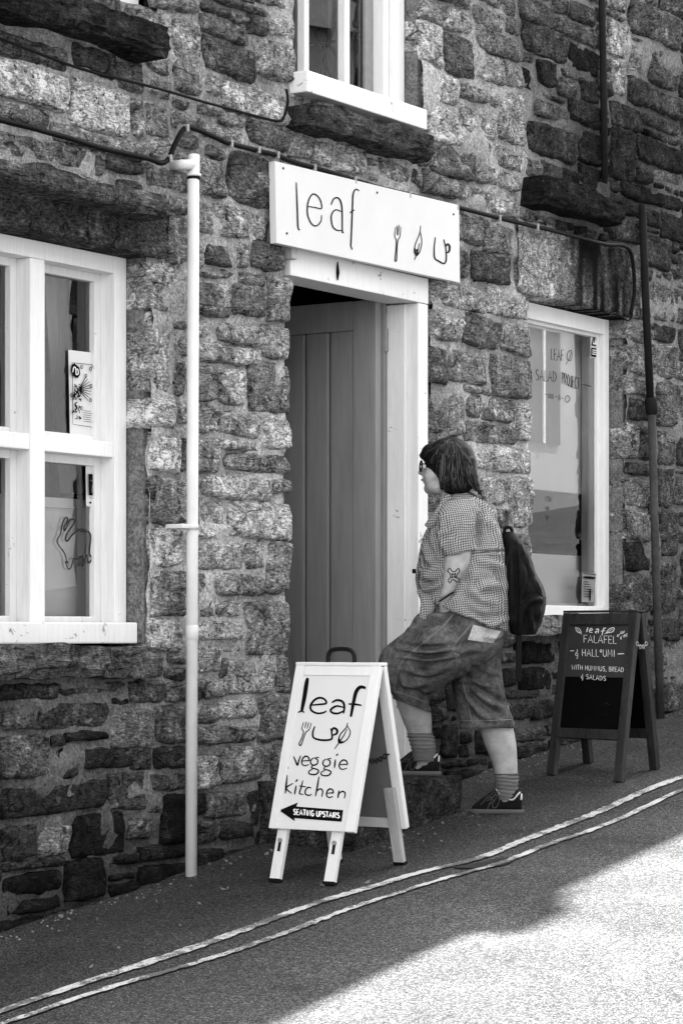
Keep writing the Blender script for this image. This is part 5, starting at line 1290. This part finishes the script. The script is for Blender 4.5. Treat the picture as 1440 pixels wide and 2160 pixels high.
# ---- shorts
near = loft([(984, 1268, 0, 86, .2, 10), (985, 1292, -.005, 92, .208, 16), (976, 1325, -.03, 93, .203, 24), (948, 1352, -.06, 88, .17, 34), (913, 1376, -.09, 73, .135, 45), (879, 1402, -.075, 71, .118, 48), (853, 1424, -.04, 67, .105, 42), (851, 1446, -.005, 56, .098, 22), (860, 1466, .02, 46, .09, 17), (867, 1482, .035, 41.5, .086, 20), (868, 1486, .036, 41.5, .085, 20)], 30, 6, 2.3)
far = loft([(1000, 1320, .06, 72, .14), (1006, 1380, .09, 52, .12), (1005, 1425, .105, 54, .115), (1010, 1465, .11, 56, .11), (1018, 1500, DF, 58, .106), (1026, 1530, DF, 57, .102, -2), (1027, 1536, DF, 57, .101, -2)], 30, 6, 2.3)
sho = fuse([near, far], .006, 3)
sho = ruffle(sho, .004, (11, 11, 11), 51)
sho = folds(sho, [([(845, 1362), (900, 1366), (955, 1362)], 4, -.011), ([(838, 1376), (895, 1384), (960, 1378)], 4, -.012), ([(850, 1392), (905, 1400), (955, 1392)], 4, -.010), ([(832, 1345), (850, 1330), (880, 1325)], 5, .008), ([(860, 1312), (890, 1318), (930, 1312)], 5, -.008), ([(885, 1295), (915, 1300), (950, 1296)], 5, .006), ([(850, 1410), (900, 1422), (945, 1408)], 5, .007), ([(845, 1438), (870, 1446), (900, 1440)], 5, .006), ([(835, 1420), (842, 1450), (850, 1465)], 5, -.006),
                ([(975, 1420), (1010, 1455), (1060, 1480)], 5, -.010), ([(982, 1440), (1010, 1480), (1060, 1512)], 5, -.012), ([(968, 1430), (1000, 1440), (1052, 1450)], 5, .007), ([(985, 1470), (1010, 1505), (1040, 1522)], 5, .007), ([(1020, 1340), (1045, 1345), (1065, 1330)], 5, .006), ([(960, 1380), (990, 1370), (1020, 1372)], 6, .006), ([(1000, 1400), (1030, 1418), (1058, 1424)], 4, .006)])
shorts = obj('shorts', sho, 'denim', person, True)
bvd = bvh_of(sho)
for dx in (0, 3.0):
    seam('side_seam', bvd, [(957 + dx, 1292), (935 + dx, 1318), (905 + dx, 1345), (868 + dx, 1375), (842 + dx, 1402), (832 + dx, 1440), (830 + dx, 1462)], .0011, 'stitch', shorts)
    seam('pocket_seam', bvd, [(993 + dx, 1316), (975 + dx, 1338), (958 + dx, 1358), (954 + dx, 1375), (966 + dx, 1383)], .0011, 'stitch', shorts)
seam('hem_stitch', bvd, [(834, 1459), (868, 1470), (904, 1484)], .0011, 'stitch', shorts); seam('hem_stitch', bvd, [(968, 1520), (1010, 1521), (1078, 1518)], .0011, 'stitch', shorts)
seam('inner_seam', bvd, [(976, 1440), (985, 1480), (994, 1518)], .0011, 'stitch', shorts)
for k, (a, b) in enumerate(((0, .5),)):
    hem = [loft([(868, 1483, .036, 43, .0875, 20), (868.5, 1489, .037, 43, .0875, 20)], 30, 3, 2.3), loft([(1026, 1526, DF, 58.5, .1035, -2), (1027, 1537, DF, 58.5, .1035, -2)], 30, 3, 2.3)]
    for h_ in hem: obj('hem', h_, 'denim', shorts, True)
# printed patch on the back pocket
def decal(name, bvh, poly, mat, parent, off=.004, n=9):
    P0 = [np.array(p, float) for p in poly]; V = []
    for i in range(n + 1):
        for j in range(n + 1):
            u, v = i / n, j / n; q = (P0[0] * (1 - u) + P0[1] * u) * (1 - v) + (P0[3] * (1 - u) + P0[2] * u) * v
            r = drop(bvh, q[0], q[1], off=off); V.append(r if r is not None else PP(q[0], q[1], -.1))
    return obj(name, (V, [(i * (n + 1) + j, i * (n + 1) + j + 1, (i + 1) * (n + 1) + j + 1, (i + 1) * (n + 1) + j) for i in range(n) for j in range(n)]), mat, parent, True)
decal('pocket_patch', bvd, [(998, 1318), (1056, 1332), (1040, 1357), (986, 1350)], 'patch', shorts)
# ---- bracelets, tattoo
for k, (a, b) in enumerate(((944, 1252), (941, 1259))):
    c = PP(a, b, -.225); ax1 = (RV * math.cos(math.radians(33)) + UV * math.sin(math.radians(33))) * (18.5 - k * 1.5) * MPX; ax2 = DV * .0345
    obj('bracelet', tube([c + ax1 * math.cos(t) + ax2 * math.sin(t) for t in np.linspace(0, 2 * math.pi, 28)], .0032, 6, False), 'bag' if k else 'metal', person, True)
tp = []
for st in ([(-15, -10), (-9, -16), (-3, -9), (4, -9), (12, -16), (15, -9), (9, -3), (8, 4), (15, 9), (9, 15), (2, 10), (-4, 10), (-9, 17), (-13, 10), (-8, 5), (-8, -3), (-15, -10)], [(-5, -5), (0, -2), (5, -5), (3, 0), (6, 5), (0, 3), (-5, 6), (-3, 0), (-5, -5)], [(-10, -10), (9, 9)], [(10, -10), (-9, 10)]):
    tp.append([(956 + a * .86, 1214 + b * .95) for a, b in st])
tat = MB()
for st in tp:
    q = [drop(bvb, a, b, off=.0008) for a, b in smooth_path(st, 3)]; q = np.array([x for x in q if x is not None])
    if len(q) > 2: tat.add(*tube(q, .0019, 4))
obj('tattoo', tat.geo(), 'ink_skin', body, True)
# ---- socks and shoes
def footwear(dx, dy, d, name_leg):
    X = lambda L: [tuple([r[0] + dx, r[1] + dy, r[2] + d] + list(r[3:])) for r in L]
    sock_r = [(1067, 1632, 0, 26, .047), (1068, 1645, 0, 25, .045), (1069, 1665, 0, 23, .041), (1071, 1688, 0, 23, .038)] if name_leg == 'f' else [(1059, 1628, -.036, 28, .053), (1063, 1642, -.03, 27.5, .052), (1067, 1662, -.02, 26, .05), (1069, 1688, -.01, 24, .045)]
    g = loft(X(sock_r), 26, 8); V, Fc = g; N = normals(V, Fc); V = V + N * (.0028 * np.sin(V[:, 2] * 420 + 2 * vnoise(V * 22, 4)))[:, None]
    so = obj('sock', (V, Fc), 'sock', person, True)
    up = fuse([loft(X([(994, 1709, .055, 6, .030, 90), (1004, 1704, .048, 11, .042, 90), (1022, 1697, .036, 17, .046, 90), (1040, 1690, .022, 24, .043, 90), (1056, 1685, .012, 28, .039, 90), (1076, 1688, 0, 25, .036, 90), (1092, 1690, -.006, 24, .034, 90), (1100, 1694, -.01, 17, .028, 90)]), 24, 6, 2.6)], .0042, 3)
    sh = obj('shoe', up, 'suede', person, True)
    # sole outline
    pl = [(990, .045), (993, .085), (1010, .094), (1040, .068), (1080, .036), (1100, .018), (1104, -.008), (1100, -.036), (1075, -.040), (1040, -.028), (1010, -.004), (994, .018)]
    pl = smooth_path(np.array(pl), 4, True); n = len(pl); V = []
    bz = 1718
    for py, k in ((bz, 1.0), (bz - 4.5, 1.03), (bz - 9.5, 1.0)):
        c = pl.mean(0)
        for a, b in pl:
            V.append(PP(c[0] + (a - c[0]) * k + dx, py + dy + (-.0 if a > 1000 else -1.5), d + c[1] - .025 + (b - c[1]) * k))
    Fc = [(l * n + i, l * n + (i + 1) % n, (l + 1) * n + (i + 1) % n, (l + 1) * n + i) for l in range(2) for i in range(n)] + [tuple(range(n - 1, -1, -1)), tuple(range(2 * n, 3 * n))]
    obj('sole', (V, Fc), 'sole', sh, True)
    bv = bvh_of(up)
    S = lambda L: [(a + dx, b + dy) for a, b in L]
    seam('collar_trim', bv, S([(1046, 1665), (1056, 1677), (1070, 1686), (1082, 1687), (1092, 1676), (1098, 1670)]), .0035, 'trim', sh, .001)
    seam('heel_tab', bv, S([(1097, 1666), (1099, 1676), (1099, 1688)]), .0045, 'trim', sh, .001)
    for k, L in enumerate(([(1046, 1662), (1036, 1676), (1024, 1682)], [(1048, 1668), (1038, 1684), (1026, 1690)], [(1050, 1674), (1042, 1690), (1030, 1697)])):
        seam('lace', bv, S(L), .0024, 'lace', sh, .002)
    o0 = drop(bv, 1036 + dx, 1682 + dy, off=.008)
    if o0 is not None:
        for L in ([(0, 0), (14, -6), (18, 12), (10, 30), (2, 26), (4, 10), (0, 0)], [(0, 0), (-12, 4), (-20, 14), (-26, 22)], [(0, 0), (-2, 14), (-8, 28), (-10, 38)]):
            obj('lace', tube(smooth_path([o0 + RV * a * MPX * .9 - UV * b * MPX * .75 - DV * .006 for a, b in L], 5), .0022, 6), 'lace', sh, True)
footwear(0, 0, DF, 'f')
footwear(-174, -81, .115, 'n')
# ---- hair
hair_b = [HE(-.012, 0, .036, .106, .088, .094), HE(-.048, 0, -.015, .075, .086, .095), HE(.060, 0, .060, .048, .070, .040), HE(.085, .0, .045, .030, .055, .022),
          loft([(949, 955, -.085, 34, .03), (951, 985, -.092, 28, .028), (950, 1012, -.092, 26, .026), (948, 1033, -.088, 20, .018)], 20), loft([(962, 955, .085, 34, .03), (958, 985, .09, 30, .028), (956, 1012, .088, 27, .026), (954, 1030, .085, 20, .018)], 20),
          loft([(975, 965, -.045, 30, .06), (980, 995, -.04, 28, .07), (986, 1018, -.03, 27, .075, 20), (1000, 1034, -.015, 22, .07, 40), (1020, 1047, 0, 11, .045, 45)], 20),
          loft([(960, 1000, -.075, 30, .03), (962, 1022, -.075, 28, .03), (962, 1036, -.07, 22, .02)], 20)]
hg = fuse(hair_b, .0055, 4)
hair = obj('hair', hg, 'hair', person, True)
bvhr = bvh_of(hg)
guides = [[(938, 931), (915, 940), (893, 953), (877, 968)], [(941, 930), (922, 942), (905, 958), (897, 972)], [(944, 930), (932, 950), (926, 985), (926, 1008), (930, 1030)], [(946, 929), (938, 952), (933, 990), (931, 1015), (935, 1035)], [(948, 929), (944, 955), (939, 995), (938, 1018), (941, 1038)], [(951, 929), (952, 956), (950, 995), (950, 1020), (953, 1036)], [(953, 929), (961, 955), (964, 992), (966, 1018), (970, 1034)], [(956, 930), (970, 952), (979, 988), (985, 1016), (994, 1032)], [(958, 931), (979, 954), (992, 988), (1001, 1016), (1014, 1038)], [(960, 932), (983, 955), (1000, 990), (1010, 1020), (1023, 1046)]]
gd = [smooth_path(np.array(g, float), 5) for g in guides]
L_ = 14; gd = [g[np.linspace(0, len(g) - 1, L_).astype(int)] for g in gd]
hr = np.random.RandomState(8)
strands = [MB(), MB()]
for k in range(420):
    t = hr.uniform(0, len(gd) - 1.001); i = int(t); f = t - i
    p = gd[i] * (1 - f) + gd[i + 1] * f + hr.normal(0, 1.2, 2)
    p[:, 0] += np.linspace(0, 1, L_) * hr.normal(0, 2.2); end = hr.uniform(.75, 1.06)
    q = []
    for a, b in p[:max(6, int(L_ * min(end, 1)))]:
        r = drop(bvhr, a, b, off=hr.uniform(-.001, .0035))
        if r is not None: q.append(r)
    if len(q) < 5: continue
    q = np.array(q)
    if np.abs(np.diff(q @ DV)).max() > .05: continue
    q = np.vstack([q, q[-1] + (q[-1] - q[-2]) * hr.uniform(.2, .9)])
    rad = hr.uniform(.0008, .0019); rr_ = np.full(len(q), rad); rr_[-1] = .0003; rr_[-2] *= .7
    strands[0 if hr.rand() < .7 else 1].add(*tube(q, rr_, 4))
so_ = obj('strands', strands[0].geo(), 'hair', hair, True); so_['kind'] = 'stuff'
so_ = obj('strands', strands[1].geo(), 'hair_light', hair, True); so_['kind'] = 'stuff'
# ---- glasses
for s in (1, -1):
    pts = [H(.104 - .012 * abs(.034 * s + .024 * math.cos(t) * s) / .05, .034 * s + .025 * math.cos(t), .002 + .021 * math.sin(t)) for t in np.linspace(0, 2 * math.pi, 22)]
    gl_ = obj('spectacles_rim', tube(pts, .0034, 6, False), 'black_plastic', person, True)
    obj('temple', tube([H(.092, .058 * s, .008), H(.06, .072 * s, .012), H(.0, .082 * s, .010), H(-.03, .082 * s, 0)], .0024, 6), 'black_plastic', gl_, True)
obj('bridge', tube([H(.106, .010, .006), H(.110, 0, .009), H(.106, -.010, .006)], .0024, 6), 'black_plastic', person, True)

# ================================================================== backpack
bp = thing('backpack', PP(1105, 1335, .03), "black backpack hanging from the person's back", 'backpack')
bgm = fuse([loft([(1074, 1122, .04, 9, .07), (1080, 1140, .04, 20, .12), (1088, 1170, .04, 28, .15), (1094, 1210, .035, 34, .165), (1106, 1250, .03, 42, .17), (1108, 1285, .03, 40, .168), (1106, 1320, .03, 33, .16), (1104, 1338, .03, 26, .14)], 28, 6, 2.7), loft([(1092, 1200, -.03, 20, .10), (1112, 1245, -.03, 33, .11), (1116, 1285, -.03, 32, .11), (1108, 1325, -.02, 24, .10)], 24, 6, 2.6)], .006, 3)
bgm = ruffle(bgm, .006, (9, 9, 6), 71)
bgm = folds(bgm, [([(1098, 1150), (1112, 1190), (1128, 1230), (1148, 1258)], 3, .007), ([(1085, 1150), (1088, 1220), (1086, 1330)], 4, -.010), ([(1096, 1290), (1115, 1270), (1145, 1262)], 5, .008), ([(1110, 1330), (1112, 1300), (1122, 1280)], 5, -.010), ([(1130, 1320), (1128, 1295), (1138, 1275)], 5, -.007), ([(1104, 1180), (1106, 1230), (1100, 1270)], 4, .007)])
bo = obj('bag', bgm, 'bag', bp, True)
bvp = bvh_of(bgm)
seam('zip', bvp, [(1099, 1148), (1113, 1190), (1129, 1232), (1146, 1262)], .002, 'iron_dark', bo, .001)
obj('grab_loop', tube(smooth_path([PP(1064, 1135, .0), PP(1064, 1117, .0), PP(1072, 1112, .0), PP(1079, 1118, .0), PP(1080, 1135, 0)], 5), .007, 8), 'bag', bp, True)
for a, d in ((1095, -.10), (1093, .14)):
    q0 = PP(a, 1325, d); q1 = PP(a - 1, 1438, d)
    obj('strap', beam(q0, q1, RV * .0095, DV * .0025, .001), 'bag', bp)
    obj('shoulder_strap', tube(smooth_path([PP(1066, 1150, d * 1.1), PP(1040, 1100, d * 1.4), PP(1008, 1064, d * 1.35), PP(975, 1062, d * 1.3)] if d > 0 else [PP(1076, 1165, d), PP(1070, 1190, d), PP(1074, 1240, d), PP(1080, 1320, d)], 5), .012, 8), 'bag', bp, True)
